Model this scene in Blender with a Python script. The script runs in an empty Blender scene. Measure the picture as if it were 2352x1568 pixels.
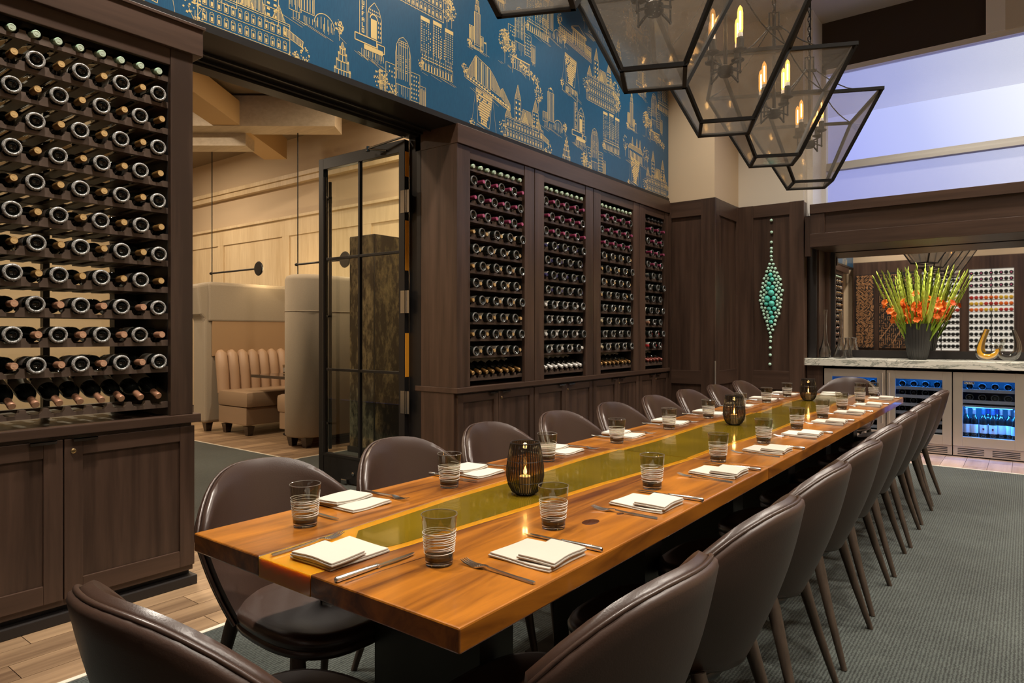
import bpy, bmesh, math, random
from mathutils import Vector, Matrix

RNG = random.Random(11)
PI = math.pi
SC = bpy.context.scene
COL = SC.collection

# ------------------------------------------------------------------ camera, world, lights, exposure
cam_data = bpy.data.cameras.new('camera')
cam_data.sensor_width = 36.0
cam_data.lens = 1540.0 / 2352.0 * 36.0
cam_data.shift_y = -19.0 / 2352.0
cam_data.clip_start = 0.02
cam = bpy.data.objects.new('camera', cam_data)
cam.location = (0.0, 0.0, 1.3)
cam.rotation_euler = (PI / 2, 0.0, math.radians(37.5))
COL.objects.link(cam)
SC.camera = cam
SC.view_settings.view_transform = 'Standard'
SC.view_settings.look = 'None'
SC.view_settings.gamma = 1.0
SC.view_settings.exposure = 0.0
SC.view_settings.use_curve_mapping = False
SC.cycles.use_denoising = True
SC.cycles.max_bounces = 10
SC.cycles.diffuse_bounces = 4
SC.cycles.glossy_bounces = 5
SC.cycles.transmission_bounces = 8
SC.cycles.transparent_max_bounces = 24
SC.cycles.caustics_reflective = False
SC.cycles.caustics_refractive = False
SC.cycles.sample_clamp_indirect = 6.0

world = bpy.data.worlds.new('dusk_sky')
SC.world = world
world.use_nodes = True
nt = world.node_tree
for n in list(nt.nodes):
    nt.nodes.remove(n)
# bright hazy evening sky: white glow around the low sun, lavender blue away from it
tc = nt.nodes.new('ShaderNodeTexCoord')
dot = nt.nodes.new('ShaderNodeVectorMath'); dot.operation = 'DOT_PRODUCT'
sun_dir = Vector((0.36, 1.0, 0.42)).normalized()
dot.inputs[1].default_value = sun_dir
ramp = nt.nodes.new('ShaderNodeValToRGB')
ramp.color_ramp.elements[0].position = 0.85
ramp.color_ramp.elements[0].color = (0.42, 0.45, 0.95, 1)
ramp.color_ramp.elements[1].position = 0.955
ramp.color_ramp.elements[1].color = (1.15, 1.15, 1.15, 1)
e = ramp.color_ramp.elements.new(0.90); e.color = (0.60, 0.64, 1.0, 1)
bg = nt.nodes.new('ShaderNodeBackground'); bg.inputs[1].default_value = 1.0
wo = nt.nodes.new('ShaderNodeOutputWorld')
nt.links.new(tc.outputs['Generated'], dot.inputs[0])
nt.links.new(dot.outputs['Value'], ramp.inputs[0])
nt.links.new(ramp.outputs[0], bg.inputs[0])
nt.links.new(bg.outputs[0], wo.inputs[0])

def area(name, loc, size, power, col, rot=(0, 0, 0), size_y=None, spread=PI):
    l = bpy.data.lights.new(name, 'AREA')
    l.energy = power
    l.color = col
    if size_y:
        l.shape = 'RECTANGLE'; l.size = size; l.size_y = size_y
    else:
        l.shape = 'DISK'; l.size = size
    l.spread = spread
    o = bpy.data.objects.new(name, l)
    o.location = loc; o.rotation_euler = rot
    COL.objects.link(o)
    return o

WARM = (1.0, 0.80, 0.58)
NEUT = (1.0, 0.90, 0.78)
COOL = (0.82, 0.86, 1.0)
# unseen area lamps added at the ceiling to light the dining room
for (x, y, p) in ((-2.35, 0.9, 85), (-2.45, 2.6, 46), (-2.45, 4.5, 46), (-2.45, 6.4, 46),
                  (0.42, 1.0, 56), (0.42, 3.2, 56), (0.42, 5.4, 56), (1.6, 1.6, 56), (1.6, 4.4, 56), (1.6, 6.9, 50),
                  (-0.7, 7.75, 36), (0.5, 7.75, 36)):
    area('ceiling_fill', (x, y, 5.08), 0.22, p, NEUT, spread=math.radians(115))
# small downlights in the underside of the bar header
for x in (-1.45, -0.75, -0.05):
    area('niche_downlight', (x, 8.66, 2.285), 0.06, 6.0, NEUT, spread=math.radians(130))
# unseen warm area lamps added to light the neighbouring lounge
for (x, y, p) in ((-5.0, 2.2, 50), (-7.4, 2.6, 105), (-10.6, 4.2, 90), (-5.6, 5.3, 70), (-9.5, 0.6, 100)):
    area('lounge_fill', (x, y, 4.22), 0.3, p, WARM)

# ------------------------------------------------------------------ materials
M = {}

def nodes_of(name):
    m = bpy.data.materials.new(name)
    m.use_nodes = True
    t = m.node_tree
    for n in list(t.nodes):
        t.nodes.remove(n)
    out = t.nodes.new('ShaderNodeOutputMaterial')
    M[name] = m
    return m, t, out

def setp(b, **k):
    for key, v in k.items():
        key = {'col': 'Base Color', 'rough': 'Roughness', 'metal': 'Metallic', 'coat': 'Coat Weight', 'coatr': 'Coat Roughness',
               'trans': 'Transmission Weight', 'ior': 'IOR', 'spec': 'Specular IOR Level', 'emit': 'Emission Color', 'estr': 'Emission Strength',
               'sss': 'Subsurface Weight', 'sheen': 'Sheen Weight', 'alpha': 'Alpha'}[key]
        if key.endswith('Color'):
            v = (v[0], v[1], v[2], 1)
        b.inputs[key].default_value = v

def pm(name, col, rough=0.5, bump=None, var=None, **k):
    """plain principled material; bump=(scale, strength); var=(scale, amount) brightness variation"""
    m, t, out = nodes_of(name)
    b = t.nodes.new('ShaderNodeBsdfPrincipled')
    setp(b, col=col, rough=rough, **k)
    t.links.new(b.outputs[0], out.inputs[0])
    if bump or var:
        c = t.nodes.new('ShaderNodeTexCoord')
    if bump:
        n = t.nodes.new('ShaderNodeTexNoise'); n.inputs['Scale'].default_value = bump[0]; n.inputs['Detail'].default_value = 5
        bp = t.nodes.new('ShaderNodeBump'); bp.inputs['Strength'].default_value = bump[1]; bp.inputs['Distance'].default_value = 0.01
        t.links.new(c.outputs['Object'], n.inputs['Vector'])
        t.links.new(n.outputs['Fac'], bp.inputs['Height'])
        t.links.new(bp.outputs[0], b.inputs['Normal'])
    if var:
        n = t.nodes.new('ShaderNodeTexNoise'); n.inputs['Scale'].default_value = var[0]; n.inputs['Detail'].default_value = 4
        r = t.nodes.new('ShaderNodeValToRGB')
        a = var[1]
        r.color_ramp.elements[0].position = 0.3; r.color_ramp.elements[1].position = 0.7
        r.color_ramp.elements[0].color = (col[0] * (1 - a), col[1] * (1 - a), col[2] * (1 - a), 1)
        r.color_ramp.elements[1].color = (min(1, col[0] * (1 + a)), min(1, col[1] * (1 + a)), min(1, col[2] * (1 + a)), 1)
        t.links.new(c.outputs['Object'], n.inputs['Vector'])
        t.links.new(n.outputs['Fac'], r.inputs[0])
        t.links.new(r.outputs[0], b.inputs['Base Color'])
    return m

def wood(name, dark, light, axis='z', grain=28.0, rough=0.4, coat=0.0, bump=0.08, spread=(0.32, 0.68), stretch=0.06, rand=0.0, swirl=0.0):
    m, t, out = nodes_of(name)
    b = t.nodes.new('ShaderNodeBsdfPrincipled')
    setp(b, rough=rough, coat=coat, coatr=0.08)
    c = t.nodes.new('ShaderNodeTexCoord')
    mp = t.nodes.new('ShaderNodeMapping')
    sc = [1, 1, 1]; sc['xyz'.index(axis)] = stretch
    mp.inputs['Scale'].default_value = sc
    vec = c.outputs['Object']
    if rand:
        oi = t.nodes.new('ShaderNodeObjectInfo')
        ad = t.nodes.new('ShaderNodeVectorMath'); ad.operation = 'MULTIPLY_ADD'
        ad.inputs[1].default_value = (1, 1, 1)
        sep = t.nodes.new('ShaderNodeCombineXYZ')
        mu = t.nodes.new('ShaderNodeMath'); mu.operation = 'MULTIPLY'; mu.inputs[1].default_value = 37.0
        t.links.new(oi.outputs['Random'], mu.inputs[0])
        for q in range(3):
            t.links.new(mu.outputs[0], sep.inputs[q])
        t.links.new(vec, ad.inputs[0]); t.links.new(sep.outputs[0], ad.inputs[2])
        vec = ad.outputs[0]
    t.links.new(vec, mp.inputs['Vector'])
    n = t.nodes.new('ShaderNodeTexNoise')
    n.inputs['Scale'].default_value = grain; n.inputs['Detail'].default_value = 6; n.inputs['Roughness'].default_value = 0.62
    n.inputs['Distortion'].default_value = swirl
    t.links.new(mp.outputs[0], n.inputs['Vector'])
    n2 = t.nodes.new('ShaderNodeTexNoise'); n2.inputs['Scale'].default_value = grain * 0.13; n2.inputs['Detail'].default_value = 3
    t.links.new(mp.outputs[0], n2.inputs['Vector'])
    mx = t.nodes.new('ShaderNodeMath'); mx.operation = 'MULTIPLY_ADD'; mx.inputs[1].default_value = 0.55
    ml = t.nodes.new('ShaderNodeMath'); ml.operation = 'MULTIPLY'; ml.inputs[1].default_value = 0.45
    t.links.new(n2.outputs['Fac'], ml.inputs[0])
    t.links.new(n.outputs['Fac'], mx.inputs[0]); t.links.new(ml.outputs[0], mx.inputs[2])
    fac = mx.outputs[0]
    if rand:
        rr = t.nodes.new('ShaderNodeMath'); rr.operation = 'MULTIPLY_ADD'; rr.inputs[1].default_value = rand; rr.inputs[2].default_value = -rand / 2
        t.links.new(oi.outputs['Random'], rr.inputs[0])
        aa = t.nodes.new('ShaderNodeMath'); aa.operation = 'ADD'
        t.links.new(fac, aa.inputs[0]); t.links.new(rr.outputs[0], aa.inputs[1])
        fac = aa.outputs[0]
    r = t.nodes.new('ShaderNodeValToRGB')
    r.color_ramp.elements[0].position = spread[0]; r.color_ramp.elements[0].color = (*dark, 1)
    r.color_ramp.elements[1].position = spread[1]; r.color_ramp.elements[1].color = (*light, 1)
    t.links.new(fac, r.inputs[0])
    t.links.new(r.outputs[0], b.inputs['Base Color'])
    if bump:
        bp = t.nodes.new('ShaderNodeBump'); bp.inputs['Strength'].default_value = bump; bp.inputs['Distance'].default_value = 0.004
        t.links.new(n.outputs['Fac'], bp.inputs['Height'])
        t.links.new(bp.outputs[0], b.inputs['Normal'])
    t.links.new(b.outputs[0], out.inputs[0])
    return m

def clear(name, tint=(0.95, 0.97, 0.96), rough=0.02, gloss=1.0, haze=0.0, hazecol=(0.8, 0.8, 0.8), ior=1.45, seedy=None):
    """a pane or thin-walled glass: straight transmission, Fresnel reflection and, if asked, a little haze"""
    m, t, out = nodes_of(name)
    tr = t.nodes.new('ShaderNodeBsdfTransparent'); tr.inputs[0].default_value = (*tint, 1)
    gl = t.nodes.new('ShaderNodeBsdfGlossy'); gl.inputs['Roughness'].default_value = rough
    gl.inputs['Color'].default_value = (gloss, gloss, gloss, 1)
    fr = t.nodes.new('ShaderNodeFresnel'); fr.inputs['IOR'].default_value = ior
    mx = t.nodes.new('ShaderNodeMixShader')
    base = tr.outputs[0]
    if haze:
        tl = t.nodes.new('ShaderNodeBsdfTranslucent'); tl.inputs[0].default_value = (*hazecol, 1)
        df = t.nodes.new('ShaderNodeBsdfDiffuse'); df.inputs[0].default_value = (*hazecol, 1)
        m3 = t.nodes.new('ShaderNodeMixShader'); m3.inputs[0].default_value = 0.5
        t.links.new(tl.outputs[0], m3.inputs[1]); t.links.new(df.outputs[0], m3.inputs[2])
        m2 = t.nodes.new('ShaderNodeMixShader'); m2.inputs[0].default_value = haze
        t.links.new(tr.outputs[0], m2.inputs[1]); t.links.new(m3.outputs[0], m2.inputs[2])
        base = m2.outputs[0]
        if seedy:
            c = t.nodes.new('ShaderNodeTexCoord')
            v = t.nodes.new('ShaderNodeTexVoronoi'); v.inputs['Scale'].default_value = seedy
            rp = t.nodes.new('ShaderNodeValToRGB')
            rp.color_ramp.elements[0].position = 0.10; rp.color_ramp.elements[0].color = (0.30, 0.30, 0.30, 1)
            rp.color_ramp.elements[1].position = 0.17; rp.color_ramp.elements[1].color = (haze, haze, haze, 1)
            n = t.nodes.new('ShaderNodeTexNoise'); n.inputs['Scale'].default_value = seedy * 0.35; n.inputs['Detail'].default_value = 6
            bp = t.nodes.new('ShaderNodeBump'); bp.inputs['Strength'].default_value = 0.2; bp.inputs['Distance'].default_value = 0.003
            t.links.new(c.outputs['Object'], v.inputs['Vector']); t.links.new(c.outputs['Object'], n.inputs['Vector'])
            t.links.new(v.outputs['Distance'], rp.inputs[0]); t.links.new(rp.outputs[0], m2.inputs[0])
            t.links.new(n.outputs['Fac'], bp.inputs['Height'])
            t.links.new(bp.outputs[0], gl.inputs['Normal']); t.links.new(bp.outputs[0], fr.inputs['Normal'])
    ge = t.nodes.new('ShaderNodeNewGeometry')                     # reflect only where light enters the glass
    inv = t.nodes.new('ShaderNodeMath'); inv.operation = 'SUBTRACT'; inv.inputs[0].default_value = 1.0
    mu = t.nodes.new('ShaderNodeMath'); mu.operation = 'MULTIPLY'
    t.links.new(ge.outputs['Backfacing'], inv.inputs[1])
    t.links.new(fr.outputs[0], mu.inputs[0]); t.links.new(inv.outputs[0], mu.inputs[1])
    t.links.new(mu.outputs[0], mx.inputs[0])
    t.links.new(base, mx.inputs[1]); t.links.new(gl.outputs[0], mx.inputs[2])
    t.links.new(mx.outputs[0], out.inputs[0])
    return m

def glow(name, col, strength):
    m, t, out = nodes_of(name)
    em = t.nodes.new('ShaderNodeEmission'); em.inputs[0].default_value = (*col, 1); em.inputs[1].default_value = strength
    t.links.new(em.outputs[0], out.inputs[0])
    return m

DW = ((0.028, 0.0150, 0.0098), (0.086, 0.0490, 0.0330))
wood('dark_wood', *DW, axis='z', grain=16, rough=0.36, bump=0.03, spread=(0.38, 0.62))
wood('dark_wood_long', *DW, axis='y', grain=16, rough=0.36, bump=0.03)
wood('shelf_wood', (0.058, 0.038, 0.028), (0.135, 0.092, 0.069), axis='y', grain=16, rough=0.45, bump=0.03)
wood('dark_wood_across', *DW, axis='x', grain=16, rough=0.36, bump=0.03)
pm('black_wood', (0.012, 0.009, 0.008), 0.55)
wood('table_wood', (0.070, 0.016, 0.0018), (0.400, 0.138, 0.011), axis='y', grain=13, rough=0.3, coat=0.55, bump=0.0, spread=(0.40, 0.60), stretch=0.09, swirl=1.0)
wood('table_edge_wood', (0.21, 0.062, 0.008), (0.56, 0.235, 0.042), axis='y', grain=14, rough=0.25, coat=0.7, bump=0.0, spread=(0.36, 0.62), stretch=0.22, swirl=2.5)
pm('wood_knot', (0.06, 0.016, 0.004), 0.2, coat=1.0)
wood('floor_plank', (0.12, 0.070, 0.038), (0.40, 0.265, 0.150), axis='y', grain=22, rough=0.42, bump=0.12, rand=0.16, stretch=0.05)
wood('floor_plank_pink', (0.24, 0.155, 0.12), (0.44, 0.31, 0.25), axis='y', grain=22, rough=0.36, bump=0.05, rand=0.16, stretch=0.05)
pm('floor_gap', (0.06, 0.04, 0.03), 0.8)
wood('leg_wood', (0.030, 0.020, 0.014), (0.085, 0.058, 0.040), axis='z', grain=60, rough=0.5, stretch=0.08)
pm('leather', (0.042, 0.0225, 0.0155), 0.33, bump=(260, 0.05), spec=0.55)
pm('leather_shell', (0.052, 0.0285, 0.0200), 0.40, bump=(260, 0.05), spec=0.5)
pm('black_steel', (0.012, 0.011, 0.011), 0.42, metal=0.3)
pm('lantern_iron', (0.006, 0.0052, 0.0045), 0.55, spec=0.25)
pm('pedestal_steel', (0.045, 0.042, 0.033), 0.38, metal=0.7, bump=(8, 0.03))
pm('stainless', (0.70, 0.63, 0.54), 0.46, metal=1.0)
pm('chrome', (0.80, 0.78, 0.74), 0.20, metal=1.0)
pm('dark_chrome', (0.30, 0.30, 0.30), 0.18, metal=1.0)
pm('brass', (0.55, 0.40, 0.20), 0.3, metal=1.0)
pm('linen', (0.455, 0.415, 0.350), 0.85, bump=(420, 0.06))
pm('white_paint', (0.83, 0.81, 0.77), 0.4)
pm('stripe_white', (0.58, 0.56, 0.52), 0.5)
pm('rim_glass', (0.14, 0.13, 0.115), 0.08, spec=1.0)
pm('bottle_glass', (0.006, 0.007, 0.006), 0.08, spec=0.6)
pm('bottle_green', (0.012, 0.022, 0.010), 0.08, spec=0.6)
pm('bottle_label', (0.62, 0.60, 0.56), 0.7)
pm('bottle_label_bright', (0.66, 0.62, 0.54), 0.6)
pm('cap_gold', (0.24, 0.125, 0.036), 0.34, metal=0.55)
pm('cap_seal', (0.66, 0.46, 0.21), 0.35, metal=0.3)
pm('cap_bronze', (0.34, 0.17, 0.10), 0.4, metal=0.3)
pm('cap_bronze_seal', (0.62, 0.38, 0.25), 0.4, metal=0.3)
pm('cap_mint', (0.42, 0.60, 0.44), 0.35)
pm('cap_mint_seal', (0.62, 0.76, 0.62), 0.35)
pm('cap_magenta', (0.115, 0.010, 0.032), 0.35)
pm('cap_magenta_seal', (0.44, 0.09, 0.20), 0.35)
pm('cap_purple', (0.026, 0.021, 0.080), 0.35)
pm('cap_white', (0.72, 0.71, 0.68), 0.4)
pm('cap_cream', (0.62, 0.52, 0.34), 0.4)
pm('cap_red', (0.34, 0.012, 0.014), 0.35)
pm('cap_darkred', (0.22, 0.05, 0.035), 0.4)
pm('cap_black', (0.02, 0.02, 0.02), 0.3)
# knurled rim of a bottle foot; reflections in its glass painted as pale speckle
m, t, out = nodes_of('bottle_foot')
b = t.nodes.new('ShaderNodeBsdfPrincipled'); setp(b, rough=0.25, spec=0.8)
c = t.nodes.new('ShaderNodeTexCoord')
n = t.nodes.new('ShaderNodeTexVoronoi'); n.inputs['Scale'].default_value = 330
r = t.nodes.new('ShaderNodeValToRGB')
r.color_ramp.elements[0].position = 0.15; r.color_ramp.elements[0].color = (0.62, 0.62, 0.60, 1)
r.color_ramp.elements[1].position = 0.75; r.color_ramp.elements[1].color = (0.07, 0.07, 0.068, 1)
t.links.new(c.outputs['Object'], n.inputs['Vector']); t.links.new(n.outputs['Distance'], r.inputs[0]); t.links.new(r.outputs[0], b.inputs['Base Color'])
t.links.new(b.outputs[0], out.inputs[0])
pm('bottle_foot_dark', (0.13, 0.13, 0.125), 0.12, spec=1.0, coat=0.6)
# wall surfaces
m, t, out = nodes_of('wallpaper_blue')
b = t.nodes.new('ShaderNodeBsdfPrincipled'); setp(b, rough=0.36, spec=0.55)
c = t.nodes.new('ShaderNodeTexCoord'); mp = t.nodes.new('ShaderNodeMapping'); mp.inputs['Scale'].default_value = (1, 60, 4)
n = t.nodes.new('ShaderNodeTexNoise'); n.inputs['Scale'].default_value = 6; n.inputs['Detail'].default_value = 5
r = t.nodes.new('ShaderNodeValToRGB')
r.color_ramp.elements[0].position = 0.35; r.color_ramp.elements[0].color = (0.007, 0.062, 0.135, 1)
r.color_ramp.elements[1].position = 0.65; r.color_ramp.elements[1].color = (0.010, 0.082, 0.168, 1)
t.links.new(c.outputs['Object'], mp.inputs[0]); t.links.new(mp.outputs[0], n.inputs['Vector']); t.links.new(n.outputs['Fac'], r.inputs[0])
t.links.new(r.outputs[0], b.inputs['Base Color']); t.links.new(b.outputs[0], out.inputs[0])
pm('gold_foil', (0.84, 0.63, 0.27), 0.38, metal=0.45)
pm('cream_plaster', (0.58, 0.45, 0.30), 0.75, bump=(60, 0.02))
pm('pale_plaster', (0.66, 0.60, 0.50), 0.75, bump=(60, 0.02))
pm('grey_plaster', (0.50, 0.48, 0.44), 0.8)
pm('brown_plaster', (0.040, 0.026, 0.018), 0.7)
pm('ceiling_paint', (0.52, 0.50, 0.46), 0.8)
wood('pale_oak', (0.55, 0.41, 0.235), (0.74, 0.60, 0.39), axis='z', grain=20, rough=0.5, bump=0.05, stretch=0.1)
wood('pale_oak_beam', (0.42, 0.33, 0.22), (0.60, 0.50, 0.36), axis='x', grain=26, rough=0.5, bump=0.1, stretch=0.12)
pm('oak_warm', (0.52, 0.34, 0.15), 0.6)
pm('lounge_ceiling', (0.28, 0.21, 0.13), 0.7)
# carpet: ribbed loop pile
m, t, out = nodes_of('carpet')
b = t.nodes.new('ShaderNodeBsdfPrincipled'); setp(b, rough=0.95, spec=0.1, sheen=0.3)
c = t.nodes.new('ShaderNodeTexCoord')
mp = t.nodes.new('ShaderNodeMapping'); mp.inputs['Scale'].default_value = (1.0, 0.35, 1.0)
n = t.nodes.new('ShaderNodeTexNoise'); n.inputs['Scale'].default_value = 75; n.inputs['Detail'].default_value = 4; n.inputs['Roughness'].default_value = 0.7
wv = t.nodes.new('ShaderNodeTexWave'); wv.bands_direction = 'X'; wv.inputs['Scale'].default_value = 24; wv.inputs['Distortion'].default_value = 3.5
wv.inputs['Detail'].default_value = 2; wv.inputs['Detail Scale'].default_value = 3
n2 = t.nodes.new('ShaderNodeTexNoise'); n2.inputs['Scale'].default_value = 1.3; n2.inputs['Detail'].default_value = 3
a1 = t.nodes.new('ShaderNodeMath'); a1.operation = 'MULTIPLY_ADD'; a1.inputs[1].default_value = 0.45
a0 = t.nodes.new('ShaderNodeMath'); a0.operation = 'MULTIPLY'; a0.inputs[1].default_value = 0.32
a2 = t.nodes.new('ShaderNodeMath'); a2.operation = 'MULTIPLY_ADD'; a2.inputs[1].default_value = 0.25
t.links.new(c.outputs['Object'], mp.inputs[0]); t.links.new(mp.outputs[0], n.inputs['Vector'])
t.links.new(c.outputs['Object'], wv.inputs['Vector']); t.links.new(c.outputs['Object'], n2.inputs['Vector'])
t.links.new(wv.outputs['Fac'], a0.inputs[0]); t.links.new(n.outputs['Fac'], a1.inputs[0]); t.links.new(a0.outputs[0], a1.inputs[2])
t.links.new(n2.outputs['Fac'], a2.inputs[0]); t.links.new(a1.outputs[0], a2.inputs[2])
r = t.nodes.new('ShaderNodeValToRGB')
r.color_ramp.elements[0].position = 0.33; r.color_ramp.elements[0].color = (0.009, 0.012, 0.0100, 1)
r.color_ramp.elements[1].position = 0.72; r.color_ramp.elements[1].color = (0.064, 0.078, 0.069, 1)
t.links.new(a2.outputs[0], r.inputs[0]); t.links.new(r.outputs[0], b.inputs['Base Color'])
bp = t.nodes.new('ShaderNodeBump'); bp.inputs['Strength'].default_value = 0.6; bp.inputs['Distance'].default_value = 0.006
t.links.new(a1.outputs[0], bp.inputs['Height']); t.links.new(bp.outputs[0], b.inputs['Normal'])
t.links.new(b.outputs[0], out.inputs[0])
pm('carpet_edge', (0.62, 0.57, 0.47), 0.5)
# upholstery of the booths
pm('booth_fabric', (0.33, 0.275, 0.200), 0.9, bump=(500, 0.12), var=(160, 0.06))
pm('booth_fabric_tan', (0.37, 0.235, 0.120), 0.9, bump=(500, 0.12))
pm('booth_leather', (0.29, 0.195, 0.118), 0.42)
pm('booth_channel', (0.39, 0.25, 0.150), 0.5)
pm('dark_table', (0.022, 0.012, 0.008), 0.2, coat=0.5)
# stone of the bar top
m, t, out = nodes_of('marble')
b = t.nodes.new('ShaderNodeBsdfPrincipled'); setp(b, rough=0.25)
c = t.nodes.new('ShaderNodeTexCoord')
mp = t.nodes.new('ShaderNodeMapping'); mp.inputs['Rotation'].default_value = (0.3, 0.6, 0.2); mp.inputs['Scale'].default_value = (1.0, 1.0, 3.2)
n = t.nodes.new('ShaderNodeTexNoise'); n.inputs['Scale'].default_value = 1.7; n.inputs['Detail'].default_value = 9; n.inputs['Roughness'].default_value = 0.7; n.inputs['Distortion'].default_value = 1.4
r = t.nodes.new('ShaderNodeValToRGB')
r.color_ramp.elements[0].position = 0.47; r.color_ramp.elements[0].color = (0.66, 0.64, 0.55, 1)
r.color_ramp.elements[1].position = 0.53; r.color_ramp.elements[1].color = (0.72, 0.70, 0.61, 1)
e = r.color_ramp.elements.new(0.5); e.color = (0.20, 0.22, 0.18, 1)
t.links.new(c.outputs['Object'], mp.inputs[0]); t.links.new(mp.outputs[0], n.inputs['Vector']); t.links.new(n.outputs['Fac'], r.inputs[0])
t.links.new(r.outputs[0], b.inputs['Base Color']); t.links.new(b.outputs[0], out.inputs[0])
# cast resin of the table
m, t, out = nodes_of('resin')
b = t.nodes.new('ShaderNodeBsdfPrincipled'); setp(b, col=(0.235, 0.150, 0.008), rough=0.10, coat=0.4, trans=0.2, ior=1.45, spec=0.4)
c = t.nodes.new('ShaderNodeTexCoord'); n = t.nodes.new('ShaderNodeTexNoise'); n.inputs['Scale'].default_value = 2.6; n.inputs['Detail'].default_value = 2
r = t.nodes.new('ShaderNodeValToRGB')
r.color_ramp.elements[0].position = 0.35; r.color_ramp.elements[0].color = (0.115, 0.078, 0.005, 1)
r.color_ramp.elements[1].position = 0.7; r.color_ramp.elements[1].color = (0.185, 0.118, 0.006, 1)
t.links.new(c.outputs['Object'], n.inputs['Vector']); t.links.new(n.outputs['Fac'], r.inputs[0]); t.links.new(r.outputs[0], b.inputs['Base Color'])
t.links.new(b.outputs[0], out.inputs[0])
ra = pm('resin_amber', (0.50, 0.215, 0.010), 0.10, coat=0.5, sss=0.9)
for n_ in ra.node_tree.nodes:
    if n_.type == 'BSDF_PRINCIPLED':
        n_.inputs['Subsurface Radius'].default_value = (1.0, 0.72, 0.25); n_.inputs['Subsurface Scale'].default_value = 0.045
clear('pane_glass', (0.93, 0.95, 0.92), 0.01)
clear('smoke_glass', (0.82, 0.81, 0.765), 0.02, ior=1.62)
clear('clear_glass', (0.94, 0.95, 0.93), 0.02, ior=1.55)
clear('decanter_clear', (0.92, 0.93, 0.91), 0.02, ior=2.3)
clear('votive_glass', (0.72, 0.69, 0.62), 0.03, ior=1.5)
clear('lantern_glass', (0.875, 0.855, 0.825), 0.025, gloss=0.7, haze=0.06, hazecol=(0.70, 0.66, 0.60), seedy=75)
clear('window_glass', (0.96, 0.97, 1.0), 0.05, gloss=0.5)
clear('sheer_shade', (0.97, 0.97, 0.97), 0.6, gloss=0.0, haze=0.22, hazecol=(1.0, 1.0, 1.0))
clear('cooler_glass', (0.80, 0.86, 0.95), 0.02)
pm('decanter_glass', (0.97, 0.97, 0.96), 0.0, trans=1.0, ior=1.47)
pm('smoke_core', (0.035, 0.034, 0.032), 0.03, trans=0.5, ior=1.5)
pm('solid_glass', (0.85, 0.86, 0.84), 0.02, trans=1.0, ior=1.5)
pm('mirror_silver', (0.86, 0.84, 0.82), 0.015, metal=1.0)
# foxed antique mirror
m, t, out = nodes_of('antique_mirror')
b = t.nodes.new('ShaderNodeBsdfPrincipled'); setp(b, rough=0.12, metal=0.9)
c = t.nodes.new('ShaderNodeTexCoord'); n = t.nodes.new('ShaderNodeTexNoise'); n.inputs['Scale'].default_value = 7; n.inputs['Detail'].default_value = 9; n.inputs['Roughness'].default_value = 0.75
mp = t.nodes.new('ShaderNodeMapping'); mp.inputs['Scale'].default_value = (1, 1, 0.45)
r = t.nodes.new('ShaderNodeValToRGB')
r.color_ramp.elements[0].position = 0.46; r.color_ramp.elements[0].color = (0.03, 0.028, 0.018, 1)
r.color_ramp.elements[1].position = 0.64; r.color_ramp.elements[1].color = (0.42, 0.40, 0.28, 1)
t.links.new(c.outputs['Object'], mp.inputs[0]); t.links.new(mp.outputs[0], n.inputs['Vector']); t.links.new(n.outputs['Fac'], r.inputs[0])
t.links.new(r.outputs[0], b.inputs['Base Color']); t.links.new(b.outputs[0], out.inputs[0])
pm('vase_ceramic', (0.030, 0.029, 0.027), 0.45)
pm('leaf_green', (0.26, 0.40, 0.03), 0.45)
pm('bud_green', (0.46, 0.56, 0.07), 0.5)
pm('petal_orange', (1.0, 0.21, 0.015), 0.5)
pm('petal_red', (0.90, 0.11, 0.012), 0.5)
pm('sphere_mint', (0.56, 0.86, 0.70), 0.25)
pm('sphere_teal', (0.12, 0.64, 0.53), 0.2)
pm('yellow_glass', (0.85, 0.42, 0.01), 0.1, coat=0.6)
pm('candle_wax', (0.85, 0.62, 0.36), 0.5)
pm('copper_inlay', (0.52, 0.27, 0.12), 0.45)
pm('cooler_black', (0.006, 0.007, 0.010), 0.4)
pm('cooler_lining', (0.16, 0.17, 0.19), 0.4)
pm('orange_edge', (0.62, 0.26, 0.02), 0.4)
glow('flame', (1.0, 0.50, 0.12), 22)
glow('filament', (1.0, 0.56, 0.17), 110)
glow('blue_led', (0.05, 0.36, 1.0), 14)
glow('rack_backlight', (1.0, 0.92, 0.78), 0.85)
m, t, out = nodes_of('bulb_glass')
em = t.nodes.new('ShaderNodeEmission'); em.inputs[0].default_value = (1.0, 0.46, 0.10, 1); em.inputs[1].default_value = 4.0
tr = t.nodes.new('ShaderNodeBsdfTransparent'); mx = t.nodes.new('ShaderNodeMixShader'); mx.inputs[0].default_value = 0.6
t.links.new(tr.outputs[0], mx.inputs[1]); t.links.new(em.outputs[0], mx.inputs[2]); t.links.new(mx.outputs[0], out.inputs[0])

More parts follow.
